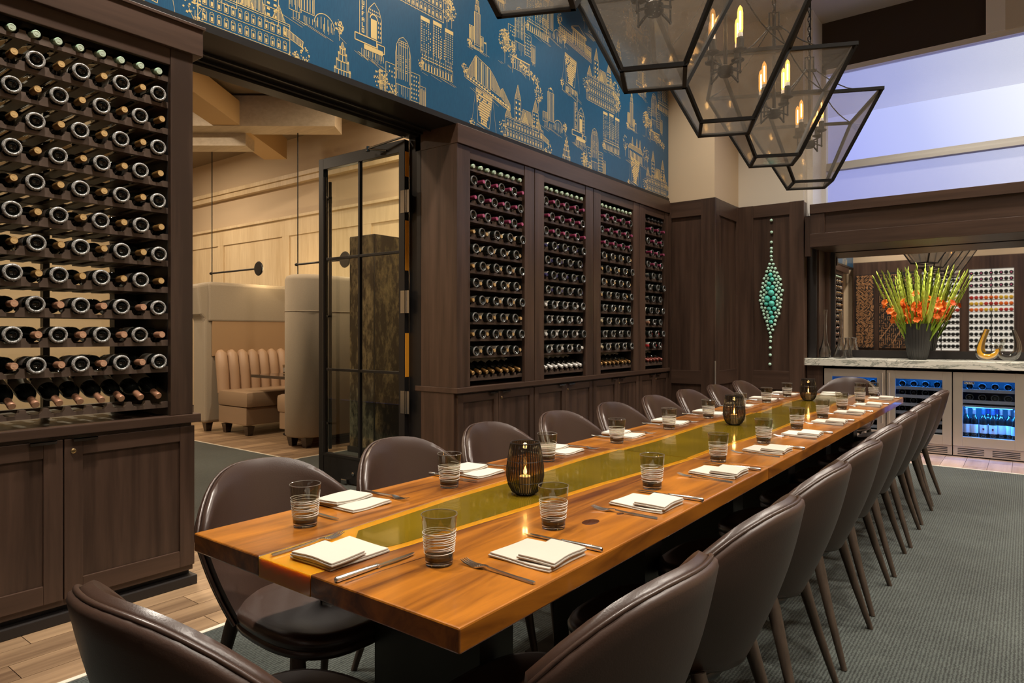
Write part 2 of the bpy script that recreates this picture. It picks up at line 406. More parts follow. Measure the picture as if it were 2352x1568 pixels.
# ------------------------------------------------------------------ mesh helpers
class MB:
    def __init__(self):
        self.v = []; self.f = []
    def add(self, vs, fs):
        o = len(self.v)
        self.v += [tuple(p) for p in vs]
        self.f += [tuple(i + o for i in q) for q in fs]
        return self
    def box(self, x0, x1, y0, y1, z0, z1, bev=0.0):
        if bev <= 0:
            vs = [(x0, y0, z0), (x1, y0, z0), (x1, y1, z0), (x0, y1, z0), (x0, y0, z1), (x1, y0, z1), (x1, y1, z1), (x0, y1, z1)]
            return self.add(vs, [(0, 3, 2, 1), (4, 5, 6, 7), (0, 1, 5, 4), (1, 2, 6, 5), (2, 3, 7, 6), (3, 0, 4, 7)])
        bm = bmesh.new()
        bmesh.ops.create_cube(bm, size=1.0)
        for q in bm.verts:
            q.co = ((x0 + x1) / 2 + q.co.x * (x1 - x0), (y0 + y1) / 2 + q.co.y * (y1 - y0), (z0 + z1) / 2 + q.co.z * (z1 - z0))
        bmesh.ops.bevel(bm, geom=list(bm.edges), offset=bev, segments=2, affect='EDGES', profile=0.6)
        bm.verts.index_update()
        self.add([q.co[:] for q in bm.verts], [[w.index for w in fc.verts] for fc in bm.faces])
        bm.free()
        return self
    def bar(self, p, q, w, h=None, up=(0, 0, 1), ext=0.0):
        p = Vector(p); q = Vector(q); h = h or w
        d = (q - p).normalized(); p = p - d * ext; q = q + d * ext
        u = Vector(up)
        if abs(d.dot(u)) > 0.98:
            u = Vector((1, 0, 0))
        a = d.cross(u).normalized(); b2 = a.cross(d).normalized()
        vs = []
        for e_ in (p, q):
            for sa, sb in ((-1, -1), (1, -1), (1, 1), (-1, 1)):
                vs.append(e_ + a * (sa * w / 2) + b2 * (sb * h / 2))
        return self.add(vs, [(3, 2, 1, 0), (4, 5, 6, 7), (0, 1, 5, 4), (1, 2, 6, 5), (2, 3, 7, 6), (3, 0, 4, 7)])
    def tube(self, pts, rad, seg=8, closed=False, caps=True):
        pts = [Vector(p) for p in pts]
        n = len(pts)
        rads = rad if isinstance(rad, (list, tuple)) else [rad] * n
        vs = []; fs = []
        up = None
        for i, p in enumerate(pts):
            if closed:
                d = (pts[(i + 1) % n] - pts[i - 1]).normalized()
            else:
                d = (pts[min(i + 1, n - 1)] - pts[max(i - 1, 0)]).normalized()
            if up is None:
                up = Vector((0, 0, 1)) if abs(d.z) < 0.9 else Vector((1, 0, 0))
            a = d.cross(up)
            if a.length < 1e-6:
                a = d.cross(Vector((0, 1, 0)))
            a.normalize(); b2 = a.cross(d).normalized(); up = b2
            for k in range(seg):
                an = 2 * PI * k / seg
                vs.append(p + (a * math.cos(an) + b2 * math.sin(an)) * rads[i])
        m_ = n if closed else n - 1
        for i in range(m_):
            for k in range(seg):
                a0 = i * seg + k; a1_ = i * seg + (k + 1) % seg
                b0 = ((i + 1) % n) * seg + k; b1 = ((i + 1) % n) * seg + (k + 1) % seg
                fs.append((a0, a1_, b1, b0))
        if caps and not closed:
            fs.append(tuple(range(seg - 1, -1, -1)))
            fs.append(tuple((n - 1) * seg + k for k in range(seg)))
        return self.add(vs, fs)
    def lathe(self, prof, seg=20, mat=None, cap0=True, cap1=True):
        """prof: (radius, z) pairs, turned about z; mat: a 4x4 applied afterwards"""
        vs = []; fs = []
        for (r_, z) in prof:
            for k in range(seg):
                an = 2 * PI * k / seg
                vs.append(Vector((r_ * math.cos(an), r_ * math.sin(an), z)))
        for i in range(len(prof) - 1):
            for k in range(seg):
                fs.append((i * seg + k, i * seg + (k + 1) % seg, (i + 1) * seg + (k + 1) % seg, (i + 1) * seg + k))
        if cap0 and prof[0][0] > 1e-5:
            fs.append(tuple(range(seg - 1, -1, -1)))
        if cap1 and prof[-1][0] > 1e-5:
            fs.append(tuple((len(prof) - 1) * seg + k for k in range(seg)))
        if mat is not None:
            vs = [mat @ p for p in vs]
        return self.add(vs, fs)
    def prism(self, poly, fn, t0, t1):
        """poly: 2D outline (counter-clockwise); fn(a, b, t) -> point"""
        n = len(poly)
        vs = [fn(a, b2, t0) for a, b2 in poly] + [fn(a, b2, t1) for a, b2 in poly]
        fs = [tuple(range(n - 1, -1, -1)), tuple(range(n, 2 * n))]
        for i in range(n):
            j = (i + 1) % n
            fs.append((i, j, n + j, n + i))
        return self.add(vs, fs)
    def grid(self, rows, closed_u=False):
        """rows: list of equal-length point lists"""
        nr = len(rows); nc = len(rows[0])
        vs = [p for r_ in rows for p in r_]
        fs = []
        for i in range(nr - 1):
            for k in range(nc if closed_u else nc - 1):
                k2 = (k + 1) % nc
                fs.append((i * nc + k, i * nc + k2, (i + 1) * nc + k2, (i + 1) * nc + k))
        return self.add(vs, fs)
    def sphere(self, c_, r_, seg=12, rings=8):
        prof = [(r_ * math.sin(PI * i / rings), -r_ * math.cos(PI * i / rings)) for i in range(rings + 1)]
        prof[0] = (1e-4 * r_, -r_); prof[-1] = (1e-4 * r_, r_)
        return self.lathe(prof, seg, Matrix.Translation(c_))
    def mesh(self, name, mat, smooth=None):
        me = bpy.data.meshes.new(name)
        me.from_pydata([tuple(p) for p in self.v], [], self.f)
        bm = bmesh.new(); bm.from_mesh(me)
        bmesh.ops.recalc_face_normals(bm, faces=list(bm.faces))
        bm.to_mesh(me); bm.free()
        if smooth:
            me.polygons.foreach_set('use_smooth', [True] * len(me.polygons))
            me.set_sharp_from_angle(angle=math.radians(smooth))
        me.materials.append(M[mat])
        me.update()
        return me
    def build(self, name, mat, parent=None, smooth=None, label=None):
        return put(self.mesh(name, mat, smooth), name, parent, label)

def put(me, name, parent=None, label=None, loc=None, rot=None, scale=None):
    o = bpy.data.objects.new(name, me)
    COL.objects.link(o)
    if parent is not None:
        o.parent = parent
    if loc is not None:
        o.location = loc
    if rot is not None:
        o.rotation_euler = rot
    if scale is not None:
        o.scale = scale
    if label:
        o['label'] = label
    return o

def tag(o, label, cat, group=None, kind=None):
    o['label'] = label; o['category'] = cat
    if group:
        o['group'] = group
    if kind:
        o['kind'] = kind
    return o

def thing(name, label, cat, loc=(0, 0, 0), rz=0.0, group=None):
    o = bpy.data.objects.new(name, None)
    o.empty_display_size = 0.1
    COL.objects.link(o)
    o.location = loc; o.rotation_euler = (0, 0, rz)
    return tag(o, label, cat, group)

def struct(o, label, cat):
    o['kind'] = 'structure'; o['label'] = label; o['category'] = cat
    return o

def copy_thing(root, name, label, loc, rot, group=None):
    r_ = root.copy(); COL.objects.link(r_)
    r_.name = name
    r_.location = loc; r_.rotation_euler = rot
    r_['label'] = label
    if group:
        r_['group'] = group
    for ch in list(root.children):
        c_ = ch.copy(); COL.objects.link(c_); c_.parent = r_; c_.matrix_parent_inverse = ch.matrix_parent_inverse
        for g in list(ch.children):
            d_ = g.copy(); COL.objects.link(d_); d_.parent = c_; d_.matrix_parent_inverse = g.matrix_parent_inverse
    return r_

ORD = ['first', 'second', 'third', 'fourth', 'fifth', 'sixth', 'seventh', 'eighth', 'ninth', 'tenth', 'eleventh', 'twelfth', 'thirteenth', 'fourteenth', 'fifteenth', 'sixteenth', 'seventeenth', 'eighteenth', 'nineteenth', 'twentieth',
       'twenty-first', 'twenty-second', 'twenty-third', 'twenty-fourth', 'twenty-fifth', 'twenty-sixth', 'twenty-seventh', 'twenty-eighth']

# ------------------------------------------------------------------ the setting: floors, walls, ceiling
XW = -3.43           # face of the wine wall and of the blue paper
CEIL = 5.15
fl = struct(MB().box(-13.2, 3.4, -1.2, 9.4, -0.12, -0.012).build('floor', 'floor_gap'), 'plank floor around the carpets', 'floor')
struct(MB().box(-2.83, 3.2, -0.35, 7.74, -0.012, 0.0).build('floor_carpet', 'carpet'), 'dark green ribbed carpet under the long dining table', 'carpet')
struct(MB().box(-2.855, -2.83, -0.35, 7.765, -0.012, 0.003).box(-2.83, 3.2, 7.74, 7.765, -0.012, 0.003).build('trim_1', 'carpet_edge'),
       'thin pale metal strip along the carpet edge', 'trim')
def planks(x0, x1, y0, y1, w, ln, mat, seed):
    rr = random.Random(seed)
    meshes = {}
    x = x0; i = 0
    while x < x1 - 0.01:
        xe = min(x + w, x1)
        y = y0 - rr.random() * ln
        while y < y1 - 0.005:
            ya = max(y, y0); yb = min(y + ln, y1)
            if yb - ya > 0.02:
                key = (round(xe - x, 3), round(yb - ya, 3))
                if key not in meshes:
                    hx, hy = key[0] / 2 - 0.0015, key[1] / 2 - 0.0015
                    meshes[key] = MB().box(-hx, hx, -hy, hy, -0.012, 0.0).mesh('plank', mat)
                put(meshes[key], 'plank', fl, loc=((x + xe) / 2, (ya + yb) / 2, 0.0))
            y += ln
        x = xe; i += 1
planks(-3.46, -2.855, 0.3, 3.8, 0.152, 0.92, 'floor_plank', 3)
planks(-4.36, -3.46, 1.72, 3.8, 0.15, 0.92, 'floor_plank', 4)
planks(-2.2, 2.0, 7.765, 8.52, 0.19, 0.42, 'floor_plank_pink', 5)
planks(-9.9, -6.0, 4.11, 6.15, 0.16, 1.1, 'floor_plank', 6)
struct(MB().box(-13, -4.38, -1.0, 4.09, -0.012, 0.0).box(-5.98, -4.38, 4.09, 6.15, -0.012, 0.0).build('floor_lounge', 'carpet'), 'dark carpet of the lounge beyond the steel doors', 'carpet')
struct(MB().box(-13, -5.98, 4.09, 4.11, -0.012, 0.003).box(-6.0, -5.98, 4.11, 6.15, -0.012, 0.003).box(-4.38, -4.36, 1.72, 3.8, -0.012, 0.003).build('trim_2', 'carpet_edge'),
       'pale strip between lounge carpet and booth planks', 'trim')

wl = struct(MB().box(-3.88, XW, -0.35, 7.57, 2.925, CEIL).build('wall_left', 'wallpaper_blue'), 'blue papered wall with gold city buildings', 'wall')
struct(MB().box(-3.86, -3.42, -0.35, 7.57, 2.885, 2.925).build('trim_3', 'black_steel'), 'dark bronze soffit band under the blue wall', 'trim')
# recessed door track
struct(MB().box(-3.93, -3.82, 1.74, 3.79, 2.855, 2.886).box(-3.80, -3.775, 1.74, 3.79, 2.868, 2.886).box(-3.70, -3.685, 1.74, 3.79, 2.872, 2.886)
       .build('trim_4', 'black_steel'), 'black steel head of the doorway with its track', 'trim')
struct(MB().box(-3.93, -3.80, 3.765, 3.80, 0, 2.886).box(-3.93, -3.80, 1.745, 1.775, 0, 2.886).build('door_2', 'black_steel'), 'black steel jamb posts of the double doorway', 'door frame')

# partitions behind the wine racks (lounge side)
struct(MB().box(-3.88, -3.80, 3.80, 7.57, 0, 2.886).build('wall_partition', 'black_wood'), 'dark partition behind the far wine racks', 'wall')
struct(MB().box(-3.88, -3.80, -0.35, 0.80, 0, 2.886).box(-3.88, -3.80, 0.80, 1.74, 0, 0.86).build('wall_partition.001', 'black_wood'), 'dark partition behind the near wine rack', 'wall')

# panelled pilaster, the return and the panel with the green beads
pil = struct(MB().box(-3.9, -2.87, 7.59, 9.3, 0, 2.86).build('wall_pilaster', 'dark_wood'), 'dark wood clad pilaster beside the wine racks', 'wall')
def board(parent, name, mat, x0, x1, y0, y1, z0, z1, bev=0.003):
    return MB().box(x0, x1, y0, y1, z0, z1, bev).build(name, mat, parent)
# face towards the camera (y = 7.57)
board(pil, 'stile', 'dark_wood', -3.43, -3.39, 7.565, 7.59, 0.0, 2.87)
board(pil, 'stile', 'dark_wood', -3.02, -2.85, 7.565, 7.59, 0.0, 2.87)
board(pil, 'rail', 'dark_wood_across', -3.39, -3.02, 7.567, 7.59, 2.68, 2.868)
board(pil, 'rail', 'dark_wood_across', -3.39, -3.02, 7.567, 7.59, 0.70, 0.86)
board(pil, 'rail', 'dark_wood_across', -3.39, -3.02, 7.567, 7.59, 0.0, 0.16)
# side towards the table (x = -2.85)
board(pil, 'stile', 'dark_wood', -2.87, -2.848, 7.58, 7.70, 0.0, 2.87)
board(pil, 'stile', 'dark_wood', -2.87, -2.848, 8.29, 8.385, 0.0, 2.87)
board(pil, 'rail', 'dark_wood_long', -2.87, -2.849, 7.70, 8.29, 2.68, 2.868)
board(pil, 'rail', 'dark_wood_long', -2.87, -2.849, 7.70, 8.29, 0.70, 0.86)
board(pil, 'rail', 'dark_wood_long', -2.87, -2.849, 7.70, 8.29, 0.0, 0.16)
board(pil, 'corner_guard', 'stainless', -2.853, -2.842, 7.558, 7.57, 0.2, 0.98, 0.001)
art = struct(MB().box(-2.87, -2.09, 8.40, 9.3, 0, 2.86).build('wall_panel', 'dark_wood'), 'dark wood panel that carries the green beads', 'wall')
board(art, 'stile', 'dark_wood', -2.85, -2.675, 8.375, 8.40, 0.0, 2.87)
board(art, 'stile', 'dark_wood', -2.25, -2.085, 8.375, 8.40, 0.0, 2.87)
board(art, 'rail', 'dark_wood_across', -2.675, -2.25, 8.377, 8.40, 2.72, 2.868)
board(art, 'rail', 'dark_wood_across', -2.675, -2.25, 8.377, 8.40, 0.62, 0.845)
board(art, 'rail', 'dark_wood_across', -2.675, -2.25, 8.377, 8.40, 0.0, 0.16)
# plaster above the panelling
struct(MB().box(-3.9, -2.87, 7.60, 9.3, 2.86, CEIL).build('wall_plaster', 'cream_plaster'), 'cream plaster above the wood pilaster', 'wall')
struct(MB().box(-2.87, -2.10, 8.41, 9.3, 2.86, CEIL).build('wall_plaster.001', 'pale_plaster'), 'pale plaster above the panel with green beads', 'wall')
struct(MB().box(-2.10, -2.02, 8.52, 9.3, 2.70, CEIL).build('wall_plaster.002', 'white_paint'), 'white reveal beside the clerestory window', 'wall')

# bar wall: window above, mirror niche below
struct(MB().box(-2.02, 3.4, 8.98, 9.12, 4.56, CEIL + 0.2).build('wall_far', 'brown_plaster'), 'dark brown wall above the clerestory window', 'wall')
struct(MB().box(-0.35, -0.18, 8.93, 8.98, 4.56, CEIL).build('trim_5', 'white_paint'), 'white post above the clerestory window', 'trim')
struct(MB().box(-0.18, 3.4, 8.94, 8.98, 4.56, CEIL).build('wall_far.001', 'pale_plaster'), 'pale plaster beside the white post', 'wall')
struct(MB().box(-2.1, 3.4, 9.08, 9.3, 0, 2.72).build('wall_niche', 'black_wood'), 'dark back wall of the bar niche', 'wall')
win = struct(MB().box(-2.02, 3.2, 8.96, 9.06, 4.50, 4.56).box(-2.02, 3.2, 8.96, 9.06, 2.70, 2.80).box(-2.02, -1.97, 8.96, 9.06, 2.70, 4.56).box(3.14, 3.2, 8.96, 9.06, 2.7, 4.56)
             .build('window_1', 'white_paint'), 'wide clerestory window above the bar', 'window')
MB().box(-1.97, 3.14, 8.955, 9.055, 3.305, 3.345).box(-1.97, 3.14, 8.98, 9.05, 3.345, 3.40).build('mullion', 'grey_plaster', win)
MB().box(-1.97, 3.14, 9.005, 9.011, 3.40, 4.50).build('pane', 'window_glass', win)
MB().box(-1.97, 3.14, 9.005, 9.011, 2.80, 3.305).build('pane', 'window_glass', win)
MB().box(-1.96, 3.13, 9.030, 9.032, 3.98, 4.50).build('sheer_blind', 'sheer_shade', win)
MB().box(-1.96, 3.13, 9.030, 9.032, 2.80, 3.305).build('sheer_blind', 'sheer_shade', win)
# ceiling, right wall, wall behind the photographer
struct(MB().box(-3.9, 3.4, -0.6, 9.3, CEIL, CEIL + 0.15).build('ceiling', 'ceiling_paint'), 'pale grey ceiling of the dining room', 'ceiling')
struct(MB().box(3.2, 3.4, -0.6, 9.3, 0, CEIL).build('wall_right', 'cream_plaster'), 'cream wall on the far side of the carpet', 'wall')

# lounge shell
struct(MB().box(-13.2, -3.88, 6.15, 6.3, 0, 4.75).build('wall_lounge', 'cream_plaster'), 'cream wall of the lounge behind the booths', 'wall')
struct(MB().box(-13.3, -13.1, -1.2, 6.3, 0, 4.75).build('wall_lounge.001', 'cream_plaster'), 'far cream wall of the lounge', 'wall')
struct(MB().box(-13.2, -3.88, -1.3, -1.15, 0, 4.75).build('wall_lounge.002', 'cream_plaster'), 'near cream wall of the lounge', 'wall')
struct(MB().box(-13.2, -3.88, -1.2, 6.3, 4.30, 4.75).build('ceiling_lounge', 'lounge_ceiling'), 'tan ceiling of the lounge', 'ceiling')
struct(MB().box(-13.1, -3.9, 6.06, 6.15, 3.58, 3.70).box(-13.1, -3.9, 6.03, 6.15, 3.66, 3.72).build('trim_6', 'pale_oak'), 'pale moulding along the cream lounge wall', 'trim')
wains = struct(MB().box(-13.1, -3.9, 6.12, 6.15, 0, 3.06).build('wall_wainscot', 'pale_oak'), 'pale oak wainscot of the lounge', 'wall')
for x0 in [-12.9 + 1.9 * i for i in range(5)]:
    board(wains, 'stile', 'pale_oak', x0 - 0.09, x0 + 0.09, 6.10, 6.12, 0, 3.06)
board(wains, 'rail', 'pale_oak', -13.1, -3.9, 6.098, 6.118, 2.80, 3.07)
board(wains, 'cap', 'pale_oak', -13.1, -3.9, 6.06, 6.13, 3.06, 3.10)

# ------------------------------------------------------------------ gold buildings printed on the blue paper
class Ink:
    """flat gold strokes; a runs along the wall, b upwards, in metres"""
    def __init__(self):
        self.mb = MB(); self.rr = random.Random(5); self.lay = 0
    def _p(self, a, b):
        return (XW + 0.0006 + self.lay * 0.00002, a, b)
    def quad(self, pts):
        self.lay = (self.lay + 1) % 30
        self.mb.add([self._p(*q) for q in pts], [tuple(range(len(pts)))])
    def rect(self, a0, b0, a1, b1):
        self.quad([(a0, b0), (a1, b0), (a1, b1), (a0, b1)])
    def line(self, a0, b0, a1, b1, w=0.005):
        dx, dy = a1 - a0, b1 - b0
        L = math.hypot(dx, dy)
        if L < 1e-6:
            return
        w = w * 0.62
        nx, ny = -dy / L * w / 2, dx / L * w / 2
        self.quad([(a0 - nx, b0 - ny), (a1 - nx, b1 - ny), (a1 + nx, b1 + ny), (a0 + nx, b0 + ny)])
    def poly(self, pts, w=0.005, closed=True):
        n = len(pts)
        for i in range(n if closed else n - 1):
            self.line(*pts[i], *pts[(i + 1) % n], w)
    def box(self, a0, b0, a1, b1, w=0.005):
        self.poly([(a0, b0), (a1, b0), (a1, b1), (a0, b1)], w)
    def windows(self, a0, b0, a1, b1, nx, ny, fw=0.45, fh=0.55, skip=0.0, sketchy=0.0):
        for i in range(nx):
            for j in range(ny):
                if self.rr.random() < skip:
                    continue
                ca = a0 + (i + 0.5) * (a1 - a0) / nx + self.rr.uniform(-1, 1) * sketchy
                cb = b0 + (j + 0.5) * (b1 - b0) / ny
                ha, hb = 0.8 * fw * (a1 - a0) / nx / 2, 0.85 * fh * (b1 - b0) / ny / 2
                self.rect(ca - ha, cb - hb, ca + ha, cb + hb)
    def fill(self, pts, step=0.0085, w=0.0055):
        self.poly(pts, 0.006)
        a0 = min(p[0] for p in pts); a1 = max(p[0] for p in pts)
        n = len(pts); a = a0 + step * 0.6
        while a < a1:
            ys = []
            for i in range(n):
                (xa, ya), (xb, yb) = pts[i], pts[(i + 1) % n]
                if (xa - a) * (xb - a) < 0:
                    ys.append(ya + (yb - ya) * (a - xa) / (xb - xa))
            if len(ys) >= 2:
                lo, hi = min(ys), max(ys)
                self.line(a, lo + self.rr.random() * 0.12 * (hi - lo), a, hi - self.rr.random() * 0.08 * (hi - lo), w)
            a += step
    def hatch(self, a0, b0, a1, b1, n, w=0.003):
        for i in range(n):
            a = a0 + (i + self.rr.random()) * (a1 - a0) / n
            d = self.rr.uniform(0.0, 0.45) * (b1 - b0)
            self.line(a, b0 + d, a, b1 - self.rr.random() * 0.1 * (b1 - b0), w)
    def arc(self, ca, cb, r_, t0, t1, w=0.005, n=8):
        p = [(ca + r_ * math.cos(t0 + (t1 - t0) * i / n), cb + r_ * math.sin(t0 + (t1 - t0) * i / n)) for i in range(n + 1)]
        self.poly(p, w, closed=False)
    def tree(self, ca, cb, h, w=0.35, n=46):
        self.line(ca, cb, ca + 0.01 * h, cb + 0.55 * h, 0.005)
        self.line(ca, cb + 0.3 * h, ca - 0.15 * h, cb + 0.6 * h, 0.0035)
        self.line(ca, cb + 0.3 * h, ca + 0.17 * h, cb + 0.65 * h, 0.0035)
        for _ in range(n):
            an = self.rr.random() * 2 * PI; r_ = math.sqrt(self.rr.random())
            a = ca + math.cos(an) * r_ * w * h; b = cb + 0.66 * h + math.sin(an) * r_ * 0.34 * h
            s_ = self.rr.uniform(0.003, 0.0075)
            self.quad([(a - s_, b - s_ * 0.4), (a + s_ * 0.6, b - s_), (a + s_, b + s_ * 0.5), (a - s_ * 0.4, b + s_)])
    def ground(self, a0, a1, b, n=5, slope=0.0):
        for _ in range(n):
            x0 = self.rr.uniform(a0, a1); L = self.rr.uniform(0.1, 0.4) * (a1 - a0)
            y = b + self.rr.uniform(-0.012, 0.012)
            self.line(x0, y, min(x0 + L, a1 + 0.03), y + slope * L, 0.003)

def d_hall(k, W, H):       # many-gabled hall with two spires
    w = W / 2
    k.box(-w * 0.95, 0, w * 0.72, H * 0.46, 0.006)
    for a, hh in ((-w * 0.42, H), (w * 0.36, H * 0.9)):
        tw = w * 0.13
        k.box(a - tw, H * 0.4, a + tw, hh * 0.78, 0.006)
        k.fill([(a - tw, hh * 0.78), (a + tw, hh * 0.78), (a, hh)])
        k.windows(a - tw, H * 0.45, a + tw, hh * 0.76, 2, 4, 0.55, 0.5)
        k.line(a - tw * 1.3, hh * 0.62, a + tw * 1.3, hh * 0.62, 0.006)
    k.fill([(-w * 0.3, H * 0.46), (w * 0.25, H * 0.46), (w * 0.14, H * 0.66), (-w * 0.2, H * 0.66)])
    for g in (-0.82, -0.1, 0.5):
        a = g * w; k.fill([(a - 0.13 * w, H * 0.46), (a + 0.13 * w, H * 0.46), (a, H * 0.62)])
    for row in range(3):
        b0 = H * (0.02 + 0.145 * row)
        n = 13
        for i in range(n):
            a = -w * 0.9 + (i + 0.5) * w * 1.58 / n
            ww = w * 0.034
            k.box(a - ww, b0 + 0.01 * H, a + ww, b0 + 0.085 * H, 0.0045)
            k.rect(a - ww * 0.5, b0 + 0.02 * H, a + ww * 0.5, b0 + 0.06 * H)
            k.arc(a, b0 + 0.085 * H, ww, 0, PI, 0.0035, 5)
        k.line(-w * 0.95, b0 + 0.13 * H, w * 0.72, b0 + 0.13 * H, 0.005)
    k.hatch(-w * 0.95, -0.02 * H, w * 0.72, 0.06 * H, 26)
    k.fill([(w * 0.6, H * 0.42), (w * 1.0, H * 0.34), (w * 0.98, H * 0.27), (w * 0.6, H * 0.34)])
    k.tree(w * 0.98, -0.02 * H, H * 0.33, 0.3, 40); k.tree(w * 0.82, -0.05 * H, H * 0.26, 0.3, 30); k.tree(-w * 1.0, 0.0, H * 0.42, 0.28, 44)

def d_deco(k, W, H):       # stepped tower with a round top
    w = W / 2
    tw = w * 0.3
    k.poly([(-tw, 0.25 * H), (tw, 0.25 * H), (tw, 0.72 * H), (tw * 0.86, 0.86 * H), (tw * 0.5, 0.96 * H), (0, H), (-tw * 0.5, 0.96 * H), (-tw * 0.86, 0.86 * H), (-tw, 0.72 * H)], 0.006)
    for i in range(7):
        a = -tw + (i + 0.5) * 2 * tw / 7
        top = 0.72 * H + 0.22 * H * math.sqrt(max(0, 1 - (a / tw) ** 2))
        k.line(a, 0.30 * H + k.rr.random() * 0.05 * H, a, top, 0.0065)
    for q in (0.86, 0.9, 0.93):
        k.line(-tw * 0.6, q * H, tw * 0.6, q * H, 0.005)
    k.windows(-tw, 0.45 * H, tw, 0.72 * H, 5, 9, 0.5, 0.4, 0.2)
    for sg in (-1, 1):
        k.box(sg * tw, 0.08 * H, sg * w * 0.68, 0.52 * H, 0.006)
        k.windows(min(sg * tw, sg * w * 0.68), 0.1 * H, max(sg * tw, sg * w * 0.68), 0.5 * H, 4, 6, 0.5, 0.5, 0.25)
        k.box(sg * w * 0.68, 0.0, sg * w * 0.93, 0.36 * H, 0.005)
        k.hatch(min(sg * w * 0.68, sg * w * 0.93), -0.1 * H, max(sg * w * 0.68, sg * w * 0.93), 0.34 * H, 9, 0.004)
    k.hatch(-tw, -0.02 * H, tw, 0.28 * H, 7, 0.004)
    k.tree(-w * 0.85, -0.06 * H, 0.42 * H, 0.34, 60); k.tree(-w * 0.4, -0.1 * H, 0.3 * H, 0.3, 40)

def d_deco2(k, W, H):      # the same tower behind trees and a porch
    w = W / 2
    k2 = Ink2(k, 0.0, 0.34 * H)
    d_deco(k2, W * 0.8, H * 0.66)
    k.tree(-w * 0.7, 0.12 * H, 0.46 * H, 0.28, 80); k.tree(-w * 0.35, 0.05 * H, 0.4 * H, 0.25, 60)
    k.box(-w * 0.35, 0.12 * H, w * 0.45, 0.27 * H, 0.005)
    for i in range(8):
        a = -w * 0.3 + i * w * 0.1; k.line(a, 0.13 * H, a, 0.26 * H, 0.008)
    k.line(-w * 0.4, 0.28 * H, w * 0.5, 0.28 * H, 0.01)
    for i in range(5):
        k.tree(w * (0.05 + 0.2 * i), 0.12 * H - 0.03 * H * i, 0.16 * H, 0.42, 22)
    k.ground(-w, w * 0.2, 0.12 * H, 6, -0.25)

class Ink2:                # an Ink drawn with an offset
    def __init__(self, k, oa, ob):
        self.k = k; self.oa = oa; self.ob = ob; self.rr = k.rr
    def __getattr__(self, nm):
        k = self.k; oa, ob = self.oa, self.ob
        def f(*a):
            if nm in ('quad', 'poly', 'fill'):
                return getattr(k, nm)([(x + oa, y + ob) for x, y in a[0]], *a[1:])
            if nm in ('rect', 'line', 'box', 'windows', 'hatch'):
                return getattr(k, nm)(a[0] + oa, a[1] + ob, a[2] + oa, a[3] + ob, *a[4:])
            if nm in ('arc', 'tree'):
                return getattr(k, nm)(a[0] + oa, a[1] + ob, *a[2:])
            if nm == 'ground':
                return k.ground(a[0] + oa, a[1] + oa, a[2] + ob, *a[3:])
        return f

def d_towers(k, W, H):     # block with three towers
    w = W / 2
    for a in (-0.72, 0.0, 0.72):
        ca = a * w; tw = w * 0.26; top = H * (1.0 - 0.04 * abs(a))
        k.rect(ca - tw, top - 0.07 * H, ca + tw, top)
        k.line(ca - tw * 0.95, 0.3 * H, ca - tw * 0.95, top, 0.004)
        k.windows(ca - tw, 0.34 * H, ca + tw, top - 0.08 * H, 4, 13, 0.42, 0.6, 0.08)
        k.hatch(ca - tw, 0.12 * H, ca + tw, 0.4 * H, 4, 0.003)
    k.windows(-w * 0.5, 0.36 * H, w * 0.5, 0.75 * H, 6, 8, 0.4, 0.55, 0.1)
    k.box(-w * 0.95, 0.02 * H, w * 0.95, 0.22 * H, 0.006)
    for i in range(11):
        a = -w * 0.85 + i * w * 0.17
        k.rect(a - w * 0.035, 0.03 * H, a + w * 0.035, 0.14 * H); k.arc(a, 0.14 * H, w * 0.05, 0, PI, 0.004, 5)
    k.windows(-w * 0.95, 0.2 * H, w * 0.95, 0.31 * H, 15, 2, 0.5, 0.5)
    k.tree(-w * 0.95, -0.02 * H, 0.22 * H, 0.35, 24)
    k.ground(-w, w, -0.02 * H, 6, -0.15)

def d_spire(k, W, H):      # ornate tower in diminishing tiers
    w = W / 2
    tiers = [(0.0, 0.42, 0.9), (0.42, 0.60, 0.68), (0.60, 0.74, 0.46), (0.74, 0.86, 0.30)]
    for b0, b1, ww in tiers:
        k.box(-w * ww, b0 * H, w * ww, b1 * H, 0.006)
        n = max(3, int(7 * ww))
        for i in range(n):
            a = -w * ww + (i + 0.5) * 2 * w * ww / n
            k.line(a, b0 * H + 0.01 * H, a, b1 * H - 0.012 * H, 0.0105 if i % 2 else 0.005)
        k.rect(-w * ww * 1.06, b1 * H - 0.014 * H, w * ww * 1.06, b1 * H + 0.006 * H)
        for sg in (-1, 1):
            k.rect(sg * w * ww * 0.92 - 0.006, b1 * H, sg * w * ww * 0.92 + 0.006, b1 * H + 0.04 * H)
    k.fill([(-w * 0.22, 0.86 * H), (w * 0.22, 0.86 * H), (w * 0.1, 0.95 * H), (0, H), (-w * 0.1, 0.95 * H)])

